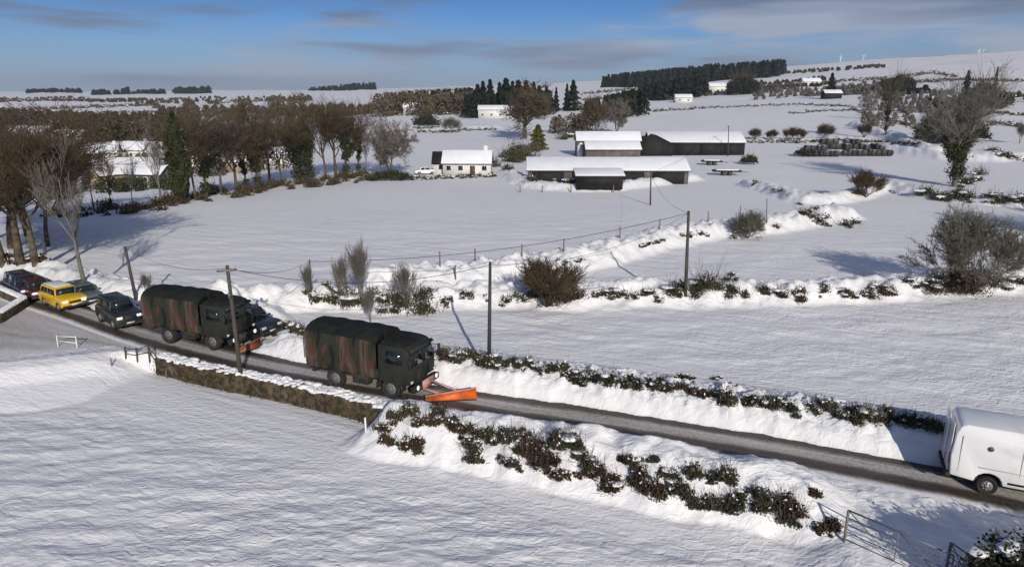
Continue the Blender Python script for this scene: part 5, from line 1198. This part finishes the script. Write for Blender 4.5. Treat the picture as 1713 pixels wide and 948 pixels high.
for lab, pts, r_, mm, lf in [
  ('hedgerow low on the right hill behind the thickets', '1330,142 1400,137 1480,132', 2.2, 'twig', 1.5), ('hedgerow along the right skyline slope above the huge ivy tree', '1500,140 1600,134 1713,136', 2, 'twig', 1.5),
  ('short hedgerow below the round dark evergreen', '1440,165 1500,158 1560,152', 2.4, 'gorse', .9), ('hedgerow at the far right under the skyline', '1620,168 1670,164 1713,160', 2.4, 'gorse', .8),
  ('hedgerow beside the square topped evergreen', '1180,160 1215,156 1300,150', 2.4, 'twig', 1.3), ('hedgerow over the left plain beneath the skyline', '0,170 80,168 150,166', 2, 'twig', 2.2), ('long hedgerow over the left plain', '0,184 130,180 260,176', 2.2, 'twig', 1.8),
  ('hedgerow over the plain above the tree row', '350,172 430,170 520,166', 2.2, 'twig', 2), ('hedgerow below the skyline left of the farm wood', '640,158 700,154 770,150', 2, 'twig', 2), ('hedgerow just under the ridge wood', '975,158 1010,154 1065,150', 2, 'twig', 1.4),
  ('broken hedgerow across the pasture left of the pale stem tree', '1320,190 1380,186 1440,184', 1.6, 'gorse', .6), ('dotted hedgerow below the wide brown green tree', '1600,196 1660,190 1713,192', 2.2, 'twig', .7), ('hedgerow beside the lane behind the farmhouse', '600,232 640,238 700,236', 2.4, 'gorse', .5)]:
    hedgerow(lab, pts, r_, mm, lf)
hedgerow('faint hedgerow across the right hill', '1620,150 1660,155 1713,160', 1.5, 'twig', 1.2)
hedgerow('hedgerow behind the shrub row and bale heap', '1250,238 1330,238 1420,236 1480,238 1540,242', 2.4, 'ivy', .45)
hedgerow('hedgerow on the left slope above the village', '60,196 140,190 220,188 300,186', 1.8, 'twig', 1.0)

# ------------------------------------------------------------------ wind turbines
MT['turbine'] = mat('turbine_white', (.8, .8, .8), .5)
def turbine(x, yb, yt, a0, label):
    p = ground_at(x, 1470); h = px_z(p.x, p.y, yt)-p.z; h = max(h, 12)
    o = empty('wind_turbine', p, 0, label, 'wind turbine', 'wind turbines on the right skyline')
    MB().tube((0, 0, -3), (0, 0, h), .95, .55, 10).build('tower', MT['turbine'], o); MB().box((0, .6, h), (1.4, 3.4, 1.4)).build('nacelle', MT['turbine'], o, bevel=.2)
    for k in range(3):
        a = a0+k*2.094; b = MB(); l = h*.5; b.tube((0, -1.3, h), (math.sin(a)*l, -1.3, h+math.cos(a)*l), .62, .16, 5); b.build('blade', MT['turbine'], o)
turbine(1405, 112, 96, .2, 'leftmost distant turbine on the skyline')
turbine(1443, 110, 97, .9, 'second distant turbine from the left on the skyline')
turbine(1636, 102, 88, .3, 'left one of the distant turbine pair at far right')
turbine(1643, 102, 86, 1.2, 'right one of the distant turbine pair at far right')

# ------------------------------------------------------------------ air
def haze():
    mb = MB(); mb.box((0, 1450, 65), (9600, 6200, 146)); o = mb.build('haze'); tag(o, kind='stuff')
    m = bpy.data.materials.new('air'); m.use_nodes = True; t = m.node_tree; t.nodes.remove(t.nodes['Principled BSDF'])
    v = t.nodes.new('ShaderNodeVolumePrincipled'); v.inputs['Color'].default_value = (.80, .88, 1, 1); v.inputs['Density'].default_value = HAZE; v.inputs['Anisotropy'].default_value = .2
    t.links.new(v.outputs[0], t.nodes['Material Output'].inputs['Volume']); o.data.materials.append(m)
HAZE = .00012
if HAZE: haze()
print('scene objects', len(bpy.data.objects))
